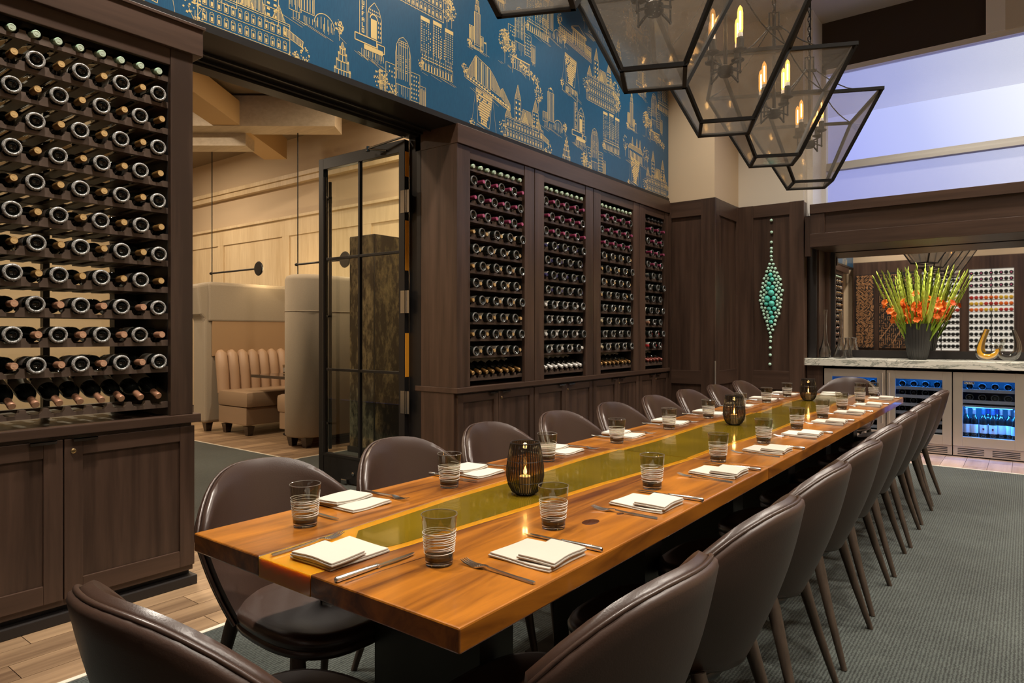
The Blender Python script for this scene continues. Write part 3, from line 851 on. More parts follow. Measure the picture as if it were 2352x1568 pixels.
def d_needle(k, W, H):     # tall office tower with low wings
    w = W / 2
    tw = w * 0.3
    k.box(-tw, 0.1 * H, tw, 0.68 * H, 0.006)
    for i in range(6):
        a = -tw + (i + 0.5) * tw / 3
        k.line(a, 0.12 * H, a, 0.67 * H, 0.009 if i % 2 == 0 else 0.004)
    k.box(-tw * 0.72, 0.68 * H, tw * 0.72, 0.8 * H, 0.006); k.hatch(-tw * 0.7, 0.68 * H, tw * 0.7, 0.8 * H, 6, 0.006)
    k.box(-tw * 0.45, 0.8 * H, tw * 0.45, 0.9 * H, 0.006); k.hatch(-tw * 0.45, 0.8 * H, tw * 0.45, 0.9 * H, 4, 0.006)
    k.fill([(-tw * 0.2, 0.9 * H), (tw * 0.2, 0.9 * H), (0, H)])
    k.box(-w * 0.8, 0.06 * H, -tw, 0.4 * H, 0.006); k.hatch(-w * 0.8, 0.06 * H, -tw, 0.4 * H, 9, 0.007)
    k.box(tw, 0.04 * H, w * 0.62, 0.3 * H, 0.006); k.hatch(tw, 0.04 * H, w * 0.62, 0.3 * H, 6, 0.006)
    k.tree(-w * 0.8, 0.0, 0.14 * H, 0.5, 26); k.line(w * 0.9, 0, w * 0.9, 0.24 * H, 0.005); k.rect(w * 0.7, 0.2 * H, w * 0.93, 0.23 * H)
    k.ground(-w, w, 0.01 * H, 6, -0.1); k.windows(-w * 0.8, 0.0, w * 0.6, 0.07 * H, 12, 1, 0.6, 0.8)

def d_theatre(k, W, H):    # theatre front with an upright sign and a marquee
    w = W / 2
    k.box(-w * 0.62, 0.36 * H, -w * 0.2, H, 0.006)
    LET = {'B': ['110', '101', '110', '101', '110'], 'U': ['101', '101', '101', '101', '111'], 'F': ['111', '100', '110', '100', '100'],
           'A': ['010', '101', '111', '101', '101'], 'L': ['100', '100', '100', '100', '111'], 'O': ['111', '101', '101', '101', '111']}
    hh = 0.60 * H / 7
    for i, ch in enumerate('BUFFALO'):
        b1 = 0.985 * H - i * hh
        for r_, row in enumerate(LET[ch]):
            for q, on in enumerate(row):
                if on == '1':
                    s_ = hh * 0.82 / 5
                    a0 = -w * 0.41 + (q - 1.5) * s_ * 1.25
                    k.rect(a0, b1 - (r_ + 1) * s_, a0 + s_ * 1.25, b1 - r_ * s_)
    k.poly([(-w * 0.12, 0.36 * H), (w * 0.75, 0.36 * H), (w * 0.75, 0.72 * H), (w * 0.6, 0.86 * H), (w * 0.3, 0.95 * H), (0, 0.84 * H), (-w * 0.12, 0.74 * H)], 0.007)
    k.rect(w * 0.08, 0.38 * H, w * 0.46, 0.68 * H); k.arc(w * 0.27, 0.68 * H, w * 0.24, 0, PI, 0.012, 10)
    k.windows(-w * 0.1, 0.74 * H, w * 0.7, 0.84 * H, 7, 2, 0.5, 0.6); k.windows(w * 0.5, 0.4 * H, w * 0.74, 0.7 * H, 2, 4, 0.5, 0.6)
    k.box(-w * 0.9, 0.25 * H, w * 0.45, 0.36 * H, 0.012); k.box(w * 0.5, 0.2 * H, w * 0.95, 0.32 * H, 0.010)
    k.rect(-w * 0.35, 0.16 * H, w * 0.85, 0.235 * H); k.hatch(-w * 0.5, 0.02 * H, w * 0.9, 0.16 * H, 16, 0.006)
    k.ground(-w, w, 0.05 * H, 8, -0.35); k.ground(-w * 0.6, w, 0.0, 5, -0.3)

def d_slab(k, W, H):       # leaning slab of offices
    w = W / 2
    A, B, C, D = (-w * 0.42, 0.34 * H), (w * 0.42, 0.28 * H), (w * 0.62, 0.93 * H), (-w * 0.56, H)
    k.poly([A, B, C, D], 0.006)
    k.fill([(D[0], D[1]), (C[0], C[1]), (C[0] - 0.003, C[1] - 0.03 * H), (D[0] + 0.003, D[1] - 0.03 * H)])
    def lerp(p, q, t_):
        return (p[0] + (q[0] - p[0]) * t_, p[1] + (q[1] - p[1]) * t_)
    for i in range(12):
        t_ = (i + 0.5) / 12
        for j in range(13):
            u = (j + 0.3) / 13.5
            if k.rr.random() < 0.08 or abs(t_ - 0.5) > 0.2 + 0.45 * u:
                continue
            p = lerp(lerp(A, B, t_), lerp(D, C, t_), u); s_ = 0.022 * W; s2 = 0.018 * H
            k.rect(p[0] - s_, p[1] - s2, p[0] + s_, p[1] + s2)
    k.line(-w * 0.6, 0.92 * H, -w * 0.85, 0.3 * H, 0.003); k.line(w * 0.66, 0.9 * H, w * 0.95, 0.2 * H, 0.003)
    k.poly([(-w * 0.5, 0.12 * H), (w * 0.75, -0.02 * H), (w * 0.75, 0.18 * H), (-w * 0.5, 0.3 * H)], 0.006)
    k.hatch(-w * 0.45, 0.08 * H, w * 0.7, 0.24 * H, 14, 0.01)
    k.tree(-w * 0.82, 0.08 * H, 0.28 * H, 0.28, 30); k.ground(-w, w, 0.08 * H, 6, -0.3)

def d_modern(k, W, H):     # angular glass building
    w = W / 2
    roof = [(-w * 0.85, 0.42 * H), (-w * 0.5, H), (w * 0.1, 0.82 * H), (w * 0.5, 0.42 * H)]
    k.fill([(-w * 0.9, 0.4 * H), (-w * 0.52, 0.98 * H), (-w * 0.52, 0.36 * H)])
    k.poly([(-w * 0.5, 0.36 * H), (-w * 0.5, H), (w * 0.1, 0.82 * H), (w * 0.1, 0.24 * H)], 0.008)
    for i in range(8):
        a = -w * 0.48 + i * w * 0.075; k.line(a, 0.36 * H - i * 0.012 * H, a, 0.96 * H - i * 0.02 * H, 0.006 if i % 3 else 0.022)
    k.fill([(w * 0.12, 0.3 * H), (w * 0.12, 0.8 * H), (w * 0.3, 0.66 * H), (w * 0.55, 0.38 * H), (w * 0.55, 0.2 * H)])
    k.fill([(w * 0.58, 0.2 * H), (w * 0.58, 0.42 * H), (w * 0.66, 0.46 * H), (w * 1.0, 0.1 * H), (w * 1.0, -0.02 * H)])
    k.poly([(-w * 0.9, 0.36 * H), (-w * 0.9, 0.3 * H), (w * 1.0, -0.06 * H), (w * 1.0, 0.0)], 0.008)
    for i in range(16):
        a = -w * 0.85 + i * w * 0.115; b = 0.32 * H - i * 0.022 * H
        k.rect(a, b, a + w * 0.07, b + 0.06 * H)
    k.tree(-w * 0.95, 0.3 * H, 0.35 * H, 0.3, 34); k.ground(-w, w, 0.12 * H, 9, -0.3)

def d_museum(k, W, H):     # colonnaded museum
    w = W / 2
    k.box(-w * 0.9, 0.34 * H, w * 0.95, 0.42 * H, 0.006)
    def sk(a, b):
        return (a, b - 0.22 * (a + w) * 0.5)
    for (a0, a1, b0, b1) in ((-w * 0.85, -w * 0.15, 0.3 * H, 0.62 * H), (w * 0.6, w * 0.95, 0.3 * H, 0.62 * H)):
        k.poly([sk(a0, b0), sk(a1, b0), sk(a1, b1), sk(a0, b1)], 0.006)
    for i in range(7):
        a = -w * 0.12 + i * w * 0.11; k.fill([sk(a, 0.32 * H), sk(a + w * 0.05, 0.32 * H), sk(a + w * 0.05, 0.8 * H), sk(a, 0.8 * H)])
    k.fill([sk(-w * 0.2, 0.82 * H), sk(w * 0.66, 0.82 * H), sk(w * 0.66, 0.88 * H), sk(-w * 0.2, 0.88 * H)])
    k.poly([sk(-w * 0.2, 0.9 * H), sk(w * 0.66, 0.9 * H), sk(w * 0.22, 1.15 * H)], 0.007)
    for i in range(7):
        a = -w * 0.8 + i * w * 0.1; k.fill([sk(a, 0.34 * H), sk(a + w * 0.045, 0.34 * H), sk(a + w * 0.045, 0.54 * H), sk(a, 0.54 * H)])
    for i in range(5):
        a = w * 0.64 + i * w * 0.065; k.fill([sk(a, 0.34 * H), sk(a + w * 0.035, 0.34 * H), sk(a + w * 0.035, 0.54 * H), sk(a, 0.54 * H)])
    for q in range(4):
        k.line(*sk(-w * 0.95, 0.27 * H - q * 0.05 * H), *sk(w * 0.98, 0.27 * H - q * 0.05 * H), 0.005)
    k.tree(-w * 0.85, 0.3 * H, 0.8 * H, 0.25, 50)

def d_station(k, W, H):    # tall tower with a great arched hall
    w = W / 2
    tw = w * 0.2
    k.box(-tw - w * 0.05, 0.2 * H, tw - w * 0.05, 0.88 * H, 0.006)
    for i in range(5):
        a = -tw - w * 0.05 + (i + 0.5) * tw * 0.4; k.line(a, 0.22 * H, a, 0.87 * H, 0.010)
    k.box(-tw * 0.7 - w * 0.05, 0.88 * H, tw * 0.7 - w * 0.05, 0.96 * H, 0.006); k.rect(-tw * 0.3 - w * 0.05, 0.96 * H, tw * 0.3 - w * 0.05, H)
    k.box(-w * 0.55, 0.14 * H, -tw - w * 0.05, 0.36 * H, 0.006); k.hatch(-w * 0.55, 0.14 * H, -tw, 0.36 * H, 9, 0.005)
    k.arc(w * 0.45, 0.1 * H, w * 0.3, 0, PI, 0.008, 12)
    for i in range(5):
        a = w * 0.25 + i * w * 0.1; k.line(a, 0.04 * H, a, 0.1 * H + math.sqrt(max(0, 0.075 * w * w - (a - w * 0.45) ** 2)) * 0.8, 0.007)
    k.hatch(-w * 0.5, -0.02 * H, w * 0.8, 0.14 * H, 18, 0.005)
    k.tree(-w * 0.82, 0.3 * H, 0.6 * H, 0.26, 80); k.tree(w * 0.9, -0.03 * H, 0.35 * H, 0.25, 44); k.ground(-w, w, 0.04 * H, 6, -0.2)

def d_mansion(k, W, H):    # low hall between bare trees
    w = W / 2
    k.poly([(-w * 0.6, 0.1 * H), (w * 0.5, -0.02 * H), (w * 0.5, 0.42 * H), (-w * 0.6, 0.5 * H)], 0.006)
    k.fill([(-w * 0.66, 0.5 * H), (w * 0.54, 0.42 * H), (w * 0.4, 0.6 * H), (-w * 0.5, 0.66 * H)])
    for i in range(9):
        a = -w * 0.5 + i * w * 0.11; k.rect(a, 0.12 * H - i * 0.01 * H, a + w * 0.05, 0.4 * H - i * 0.01 * H)
    for a in (-0.3, 0.05, 0.3):
        k.fill([(a * w - 0.02, 0.62 * H), (a * w + 0.02, 0.62 * H), (a * w, 0.95 * H)])
    for a in (-0.85, 0.7, 0.9):
        k.tree(a * w, -0.02 * H + (0.1 * H if a < 0 else 0), H * 0.8, 0.22, 30)
    k.ground(-w, w, 0.0, 8, -0.15)

def d_tree(k, W, H):
    k.tree(0, 0, H, 0.3, 90); k.tree(W * 0.3, 0, H * 0.5, 0.3, 40)

DRAW = {'A': d_hall, 'B': d_deco, 'B2': d_deco2, 'C': d_towers, 'D': d_spire, 'D2': d_needle, 'E': d_theatre, 'F': d_slab, 'G': d_modern, 'H': d_museum, 'I': d_station, 'J': d_mansion, 'T': d_tree}
motif_mesh = {}
SIZE = {'A': (0.66, 0.56), 'B': (0.47, 0.45), 'B2': (0.60, 0.62), 'C': (0.35, 0.40), 'D': (0.14, 0.31), 'D2': (0.24, 0.44), 'E': (0.27, 0.42), 'F': (0.34, 0.40), 'G': (0.59, 0.30), 'H': (0.63, 0.25),
        'I': (0.50, 0.38), 'J': (0.60, 0.29), 'T': (0.17, 0.28)}
for kx, fn in DRAW.items():
    ink = Ink()
    fn(ink, *SIZE[kx])
    motif_mesh[kx] = ink.mb.mesh('gold_building_print', 'gold_foil')
P0 = 2.60
base = [('A', 2.09, 2.85), ('D', 2.71, 2.83), ('B', 3.23, 2.90), ('F', 4.10, 2.83),
        ('I', 2.46, 3.15), ('E', 2.93, 3.09), ('C', 3.57, 3.18), ('G', 4.15, 3.18),
        ('D2', 4.02, 3.52), ('T', 3.66, 3.66), ('B2', 4.58, 3.46), ('A', 3.40, 3.60), ('F', 2.78, 3.53),
        ('C', 4.85, 3.92), ('H', 2.86, 4.02), ('E', 4.25, 3.95), ('I', 2.45, 3.98), ('D', 3.72, 4.10), ('J', 3.28, 4.25), ('B', 2.35, 4.45), ('D2', 4.0, 4.5), ('G', 3.0, 4.55)]
def clipped(me, dy, dz):
    bm = bmesh.new(); bm.from_mesh(me)
    for co, no in (((0, 0, 2.9255 - dz), (0, 0, -1)), ((0, 7.568 - dy, 0), (0, 1, 0))):
        bmesh.ops.bisect_plane(bm, geom=list(bm.verts) + list(bm.edges) + list(bm.faces), plane_co=co, plane_no=no, clear_outer=True)
    m2 = me.copy()
    bm.to_mesh(m2); bm.free()
    return m2

for (kx, y, z) in base:
    for rep in (-1, 0, 1, 2):
        yy = y + rep * P0
        W_, H_ = SIZE[kx]
        if yy < 0.5 or yy > 7.6 or z + H_ * 1.05 > CEIL:
            continue
        k2, y2 = (kx, yy)
        if kx == 'G' and rep == 1:
            k2, y2 = 'J', 6.73
        me = motif_mesh[k2]
        if z - 0.12 * H_ < 2.926 or yy + W_ * 0.62 > 7.56:
            me = clipped(me, y2, z)
        if len(me.polygons):
            put(me, 'gold_building_print', wl, loc=(0, y2, z))

# ------------------------------------------------------------------ wine racks and their cabinets
ZS = [2.572 - 0.1335 * i for i in range(12)] + [0.925]      # underside of the thirteen shelves, top to bottom
BP = 0.087                                                   # bottle pitch
OW = 0.712                                                   # width of a rack opening

def shelf_mesh(OW, nb):
    """notched front rail, back rail and the slats between; local y from 0 to OW, z from 0"""
    mb = MB()
    prof = [(0, 0), (OW, 0), (OW, 0.030)]
    # bottles sit at OW-0.054-k*BP; the rail dips there and rises between them
    ys = [OW - 0.054 - k * BP for k in range(nb)]
    for yc in ys:
        prof += [(yc + 0.030, 0.030), (yc + 0.020, 0.017), (yc - 0.020, 0.017), (yc - 0.030, 0.030)]
        prof += [(yc - 0.032, 0.041), (yc - BP + 0.032, 0.041)] if yc - BP > 0.0 else []
    prof += [(0, 0.030)]
    mb.prism(prof, lambda a, b, t_: (t_, a, b), -0.048, -0.020)
    mb.box(-0.30, -0.27, 0, OW, 0, 0.022)
    for k in range(nb + 1):
        yc = OW - 0.054 - (k - 0.5) * BP
        a0, a1 = max(0, yc - 0.026), min(OW, yc + 0.026)
        if a1 > a0:
            mb.box(-0.40, -0.048, a0, a1, 0.002, 0.012)
    return mb
shelf_me = {OW: shelf_mesh(OW, 8).mesh('shelf', 'shelf_wood'), 0.505: shelf_mesh(0.505, 5).mesh('shelf', 'shelf_wood')}

def rack(label, y0, stile_l, stile_r, glass_back, ztop=2.74, OW=0.712):
    """y0: start of the opening"""
    t_ = thing('wine_rack', label, 'wine rack', (0, 0, 0.884), 0, 'wine racks along the papered wall')
    o = Vector((0, 0, -0.884))
    def B(name, mat, *b, bev=0.003):
        ob = MB().box(*b, bev).build(name, mat, t_); ob.location = o; return ob
    y1 = y0 + OW
    B('stile', 'dark_wood', -3.45, -3.42, y0 - stile_l, y0, 0.884, ztop)
    B('stile', 'dark_wood', -3.45, -3.42, y1, y1 + stile_r, 0.884, ztop)
    B('top_rail', 'dark_wood_long', -3.448, -3.424, y0, y1, 2.652, ztop)
    B('side_panel', 'black_wood', -3.85, -3.45, y0 - 0.012, y0, 0.884, ztop, bev=0)
    B('side_panel', 'black_wood', -3.85, -3.45, y1, y1 + 0.012, 0.884, ztop, bev=0)
    B('top_panel', 'black_wood', -3.85, -3.45, y0, y1, 2.69, 2.70, bev=0)
    if glass_back:
        B('back_pane', 'pane_glass', -3.842, -3.836, y0, y1, 0.884, 2.69, bev=0)
        for ym in (y0 + 0.30,):
            B('mullion', 'black_steel', -3.86, -3.82, ym - 0.014, ym + 0.014, 0.884, 2.69, bev=0)
        B('back_post', 'black_wood', -3.86, -3.80, y1 - 0.11, y1, 0.884, 2.69, bev=0)
    else:
        B('back_panel', 'black_wood', -3.80, -3.785, y0, y1, 0.884, 2.69, bev=0)
    for i, z in enumerate(ZS):
        s_ = put(shelf_me[OW], 'shelf', t_, loc=(-3.43, y0, z - 0.884))
    return t_

def shaker(parent, y0, y1, z0, z1, xf, handle, lock):
    """framed door with its front at xf; parts: stiles, rails, panel, handle, lock"""
    d_ = bpy.data.objects.new('door', None); COL.objects.link(d_); d_.parent = parent
    def B(name, mat, *b, bev=0.0025):
        return MB().box(*b, bev).build(name, mat, d_)
    s_ = 0.062 if y1 - y0 < 0.55 else 0.075
    B('stile', 'dark_wood', xf - 0.022, xf, y0, y0 + s_, z0, z1)
    B('stile', 'dark_wood', xf - 0.022, xf, y1 - s_, y1, z0, z1)
    B('rail', 'dark_wood_long', xf - 0.022, xf - 0.0005, y0 + s_, y1 - s_, z1 - s_, z1)
    B('rail', 'dark_wood_long', xf - 0.022, xf - 0.0005, y0 + s_, y1 - s_, z0, z0 + s_ * 1.1)
    B('panel', 'dark_wood', xf - 0.018, xf - 0.011, y0 + s_, y1 - s_, z0 + s_, z1 - s_, bev=0)
    hy = y1 - 0.13 if handle > 0 else y0 + 0.03
    MB().box(xf - 0.01, xf + 0.022, hy, hy + 0.10, z1 - 0.001, z1 + 0.003).box(xf + 0.018, xf + 0.022, hy, hy + 0.10, z1 - 0.012, z1 + 0.003).build('handle', 'dark_chrome', d_)
    if lock:
        ly = y0 + 0.035 if handle < 0 else y1 - 0.035
        MB().lathe([(0.011, 0), (0.011, 0.004), (0.008, 0.006), (0.003, 0.006)], 16, Matrix.Translation((xf, ly, z1 - 0.055)) @ Matrix.Rotation(PI / 2, 4, 'Y')).build('lock', 'brass', d_, 40)
    return d_

# near cabinet (at the left edge of the photograph)
nb = thing('base_cabinet', 'tall dark wood base cabinet under the wine rack nearest the camera', 'cabinet', (0, 0, 0))
MB().box(-3.84, -3.445, 0.55, 1.75, 0.10, 0.835).build('body', 'dark_wood', nb)
MB().box(-3.84, -3.442, 0.55, 1.757, 0.075, 0.105, 0.002).build('bottom_rail', 'dark_wood_long', nb)
MB().box(-3.84, -3.47, 0.5, 1.75, 0.045, 0.08).box(-3.84, -3.42, 0.5, 1.77, 0.0, 0.048, 0.004).build('plinth', 'black_wood', nb)
shaker(nb, 0.56, 1.158, 0.105, 0.823, -3.424, 1, False)
shaker(nb, 1.164, 1.757, 0.105, 0.823, -3.424, -1, True)
tag(MB().box(-3.85, -3.41, 0.5, 1.785, 0.84, 0.884, 0.004).build('worktop', 'dark_wood_long'), 'dark wood ledge between near wine rack and its base cabinet', 'worktop')
near_rack = rack('large dark wine rack with glass back nearest the camera', 0.921, 0.113, 0.113, True)
tag(MB().box(-3.86, -3.40, 0.3, 1.79, 2.735, 2.888, 0.003).box(-3.86, -3.39, 0.3, 1.80, 2.872, 2.888, 0.002).build('cornice', 'dark_wood_long'), 'dark wood cornice above the near wine rack', 'cornice')
MB().box(-3.86, -3.45, 1.745, 1.757, 0.884, 2.735).build('side_panel', 'dark_wood', near_rack).location = (0, 0, -0.884)

# far run of four units
far_racks = []
WHICH = ['the unit beside the glass door', 'the second unit from the glass door', 'the third unit from the glass door', 'the last unit, by the wood pilaster']
for i in range(4):
    y0 = 3.925 + 1.004 * i
    far_racks.append(rack('dark wood wine rack full of bottles, ' + WHICH[i], y0, 0.142, 0.142 if i < 3 else 0.115, False, OW=0.712 if i < 3 else 0.505))
tag(MB().box(-3.86, -3.405, 3.765, 7.565, 2.742, 2.888, 0.003).build('cornice', 'dark_wood_long'), 'long dark wood cornice over the four far wine racks', 'cornice')
tag(MB().box(-3.86, -3.405, 3.762, 7.565, 0.842, 0.884, 0.004).build('worktop', 'dark_wood_long'), 'long dark wood ledge under the four far wine racks', 'worktop')
endp = thing('end_panel', 'dark wood end panel of the far wine racks beside the glass door', 'panel', (-3.6, 3.77, 0))
for (nm, b_) in (('upper_board', (-3.86, -3.45, 3.768, 3.782, 0.884, 2.742)), ('lower_board', (-3.86, -3.45, 3.768, 3.782, 0.05, 0.842)), ('corner_strip', (-3.452, -3.418, 3.768, 3.785, 0.884, 2.742))):
    ob = MB().box(*b_, 0.002).build(nm, 'dark_wood', endp); ob.location = (3.6, -3.77, 0)
for i in range(4):
    ya, yb = ((3.785, 4.782), (4.787, 5.786), (5.791, 6.790), (6.795, 7.560))[i]
    cb = thing('base_cabinet', 'dark wood cabinet with two panelled doors below ' + WHICH[i].replace('the unit', 'the rack').replace('unit', 'rack'), 'cabinet', (0, 0, 0), 0, 'base cabinets below the far wine racks')
    MB().box(-3.84, -3.445, ya, yb, 0.09, 0.84).build('body', 'dark_wood', cb)
    MB().box(-3.84, -3.47, ya, yb, 0.0, 0.09).build('plinth', 'black_wood', cb)
    mid = (ya + yb) / 2
    shaker(cb, ya + 0.004, mid - 0.002, 0.10, 0.828, -3.424, 1, False)
    shaker(cb, mid + 0.002, yb - 0.004, 0.10, 0.828, -3.424, -1, True)

# ------------------------------------------------------------------ bottles
# a bottle lies along local x, its foot at x = 0, its mouth at x = -0.30
TX = Matrix.Rotation(-PI / 2, 4, 'Y')                        # turn z (lathe axis) into -x
body_me = MB().lathe([(0.0005, 0.022), (0.014, 0.020), (0.023, 0.008), (0.027, 0.002), (0.030, 0.0), (0.0345, 0.001), (0.037, 0.006), (0.0375, 0.02), (0.0375, 0.175), (0.036, 0.19), (0.030, 0.207), (0.021, 0.222), (0.0155, 0.236), (0.0145, 0.25), (0.0142, 0.296)],
                     18, TX, cap1=True).mesh('glass_body', 'bottle_glass', 50)
foot_me = MB().lathe([(0.0258, 0.001), (0.0275, -0.0020), (0.0315, -0.003), (0.0355, -0.0012), (0.0378, 0.006), (0.0376, 0.010)], 24, TX, False, False).mesh('foot_ring', 'bottle_foot', 60)
foot2_me = MB().lathe([(0.029, 0.001), (0.0305, -0.0015), (0.034, -0.0015), (0.0378, 0.005), (0.0376, 0.008)], 18, TX, False, False).mesh('foot_ring', 'bottle_foot_dark', 60)
def part_ring(z0, z1, ang0, ang1, r_):
    rows = []
    for i in range(19):
        an = ang0 + (ang1 - ang0) * i / 18
        rows.append([(-z0, r_ * math.sin(an), r_ * math.cos(an)), (-z1, r_ * math.sin(an), r_ * math.cos(an))])
    return MB().grid(rows)
label_me = part_ring(0.055, 0.145, -1.9, 1.9, 0.0384).mesh('paper_label', 'bottle_label', 60)
label2_me = part_ring(0.055, 0.145, -1.9, 1.9, 0.0384).mesh('paper_label', 'bottle_label_bright', 60)
cap_me = {}; seal_me = {}
for cname, smat in (('gold', 'cap_seal'), ('bronze', 'cap_bronze_seal'), ('mint', 'cap_mint_seal'), ('magenta', 'cap_magenta_seal'), ('purple', 'cap_purple'), ('white', 'cap_white'), ('cream', 'cap_cream'), ('red', 'cap_red'),
                    ('darkred', 'cap_darkred'), ('black', 'cap_black')):
    cap_me[cname] = MB().lathe([(0.0153, 0.235), (0.0150, 0.285), (0.0163, 0.286), (0.0163, 0.299), (0.0145, 0.302), (0.010, 0.3025)], 16, TX, False, True).mesh('foil_capsule', 'cap_' + cname, 40)
    seal_me[cname] = MB().lathe([(0.0135, 0.3026), (0.0135, 0.3034), (0.0105, 0.3034), (0.0105, 0.3029), (0.0060, 0.3029), (0.0060, 0.3036), (0.0005, 0.3036)], 16, TX, True, False).mesh('foil_seal', smat, 40)

def bottle_things(rack_words, y0, rows, glasskind, stuff=None, OW=0.712, nb=8):
    """rows: per shelf (capsule colour, mode) with mode 'neck', 'mix0', 'mix1' or 'tilt'"""
    for ri, (cname, mode) in enumerate(rows):
        z = ZS[ri]
        for k in range(nb):
            y = y0 + OW - 0.054 - k * BP
            if mode == 'neck' or mode == 'tilt':
                neck = True
            else:
                neck = (k % 2 == 0) != (mode == 'mix0')
            jit = RNG.uniform(-0.008, 0.008)
            rx = RNG.uniform(0, 6.28)
            if mode == 'tilt':
                rot = (0.0, math.radians(-20), PI); loc = (-3.715 + jit, y, z + 0.165)
            elif neck:
                rot = (0.0, 0.0, PI); loc = (-3.704 + jit, y, z + 0.0555)
                if mode == 'neck':
                    rot = (0, math.radians(-9.5), PI); loc = (-3.722 + jit, y, z + 0.082)
            else:
                rot = (0.0, 0.0, 0.0); loc = (-3.424 + jit, y, z + 0.0555)
            if glasskind == 'far' and mode.startswith('mix') and cname != 'magenta':      # these rows lie with their feet forward of the necks
                loc = (loc[0] + (-0.026 if neck else 0.022), loc[1], loc[2])
            parts = [('glass_body', body_me)]
            if neck:
                parts += [('foil_capsule', cap_me[cname]), ('foil_seal', seal_me[cname])]
            else:
                parts += [('foot_ring', foot_me if glasskind == 'near' else foot2_me)]
            parts += [('paper_label', label_me if glasskind == 'near' else label2_me)]
            if stuff is not None:
                mt = Matrix.Translation(loc) @ Matrix.Rotation(rot[2], 4, 'Z') @ Matrix.Rotation(rot[1], 4, 'Y')
                for nm, me in parts:
                    stuff.setdefault(me.materials[0].name, []).append((me, mt))
                continue
            col_word = {'gold': 'gold', 'bronze': 'copper brown', 'mint': 'mint green', 'magenta': 'magenta', 'purple': 'purple', 'white': 'white', 'cream': 'cream', 'red': 'red', 'darkred': 'dark red', 'black': 'black'}[cname]
            look = (col_word + ' capped wine bottle') if neck else 'dark wine bottle, foot outward'
            lab = look + ', ' + ORD[k] + ' from far end of ' + ORD[ri] + ' shelf, ' + rack_words
            t_ = thing('wine_bottle', lab, 'bottle', loc, 0, 'bottles in the wine racks')
            t_.rotation_euler = rot
            for nm, me in parts:
                ob = put(me, nm, t_)
                if nm == 'paper_label':
                    ob.rotation_euler = (RNG.uniform(-0.5, 0.5), 0, 0)

rows_near = [('mint', 'neck')] + [('gold' if r_ < 8 else 'bronze', 'mix0' if r_ % 2 == 0 else 'mix1') for r_ in range(11)] + [('bronze', 'tilt')]
bottle_things('near rack', 0.921, rows_near, 'near')
def alt(names, first):
    return [(nm, 'mix0' if (i + first) % 2 == 0 else 'mix1') for i, nm in enumerate(names)]
bottle_things('rack beside door', 3.925, [('mint', 'neck')] + alt(['magenta'] * 3 + ['gold'] * 8, 1) + [('gold', 'tilt')], 'far')
bottle_things('second rack', 4.929, [('mint', 'neck')] + alt(['magenta'] * 3 + ['purple'] * 4 + ['white'] * 4, 1) + [('white', 'tilt')], 'far')
ST = {}
bottle_things('', 5.933, [('mint', 'neck')] + alt(['magenta'] * 3 + ['gold'] * 4 + ['cream'] * 4, 0) + [('gold', 'tilt')], 'far', ST)
bottle_things('', 6.937, [('black', 'neck')] + alt(['magenta'] * 4 + ['black'] * 3 + ['bronze'] * 2 + ['red'] * 2, 1) + [('darkred', 'tilt')], 'far', ST, 0.505, 5)
far_bottles = bpy.data.objects.new('wine_bottles', None); COL.objects.link(far_bottles)
tag(far_bottles, 'wine bottles in the two racks next to the wood pilaster', 'bottles', None, 'stuff')
for mname, lst in ST.items():
    mb = MB()
    for me, mt in lst:
        mb.add([mt @ v.co for v in me.vertices], [tuple(pg.vertices) for pg in me.polygons])
    ob = mb.build('bottle_mass', mname, far_bottles, 50)
    ob['kind'] = 'stuff'

# ------------------------------------------------------------------ the long table: three slabs with a resin river
TZ = 0.76
TX0, TX1 = -1.787, -0.823
SECT = [(0.915, 2.768, [(0.915, -1.475, -1.272), (1.2, -1.485, -1.25), (1.6, -1.515, -1.225), (2.1, -1.52, -1.20), (2.45, -1.535, -1.165), (2.768, -1.53, -1.14)], 'near'),
        (2.774, 4.628, [(2.774, -1.512, -1.147), (3.1, -1.50, -1.15), (3.5, -1.515, -1.12), (3.9, -1.53, -1.105), (4.3, -1.50, -1.11), (4.628, -1.49, -1.13)], 'middle'),
        (4.634, 6.488, [(4.634, -1.465, -1.15), (5.0, -1.475, -1.14), (5.5, -1.50, -1.15), (6.0, -1.48, -1.17), (6.488, -1.47, -1.18)], 'far')]
def bevelled(o, w=0.004, seg=2, ang=35):
    b_ = o.modifiers.new('bevel', 'BEVEL'); b_.width = w; b_.segments = seg; b_.limit_method = 'ANGLE'; b_.angle_limit = math.radians(ang)
    return o
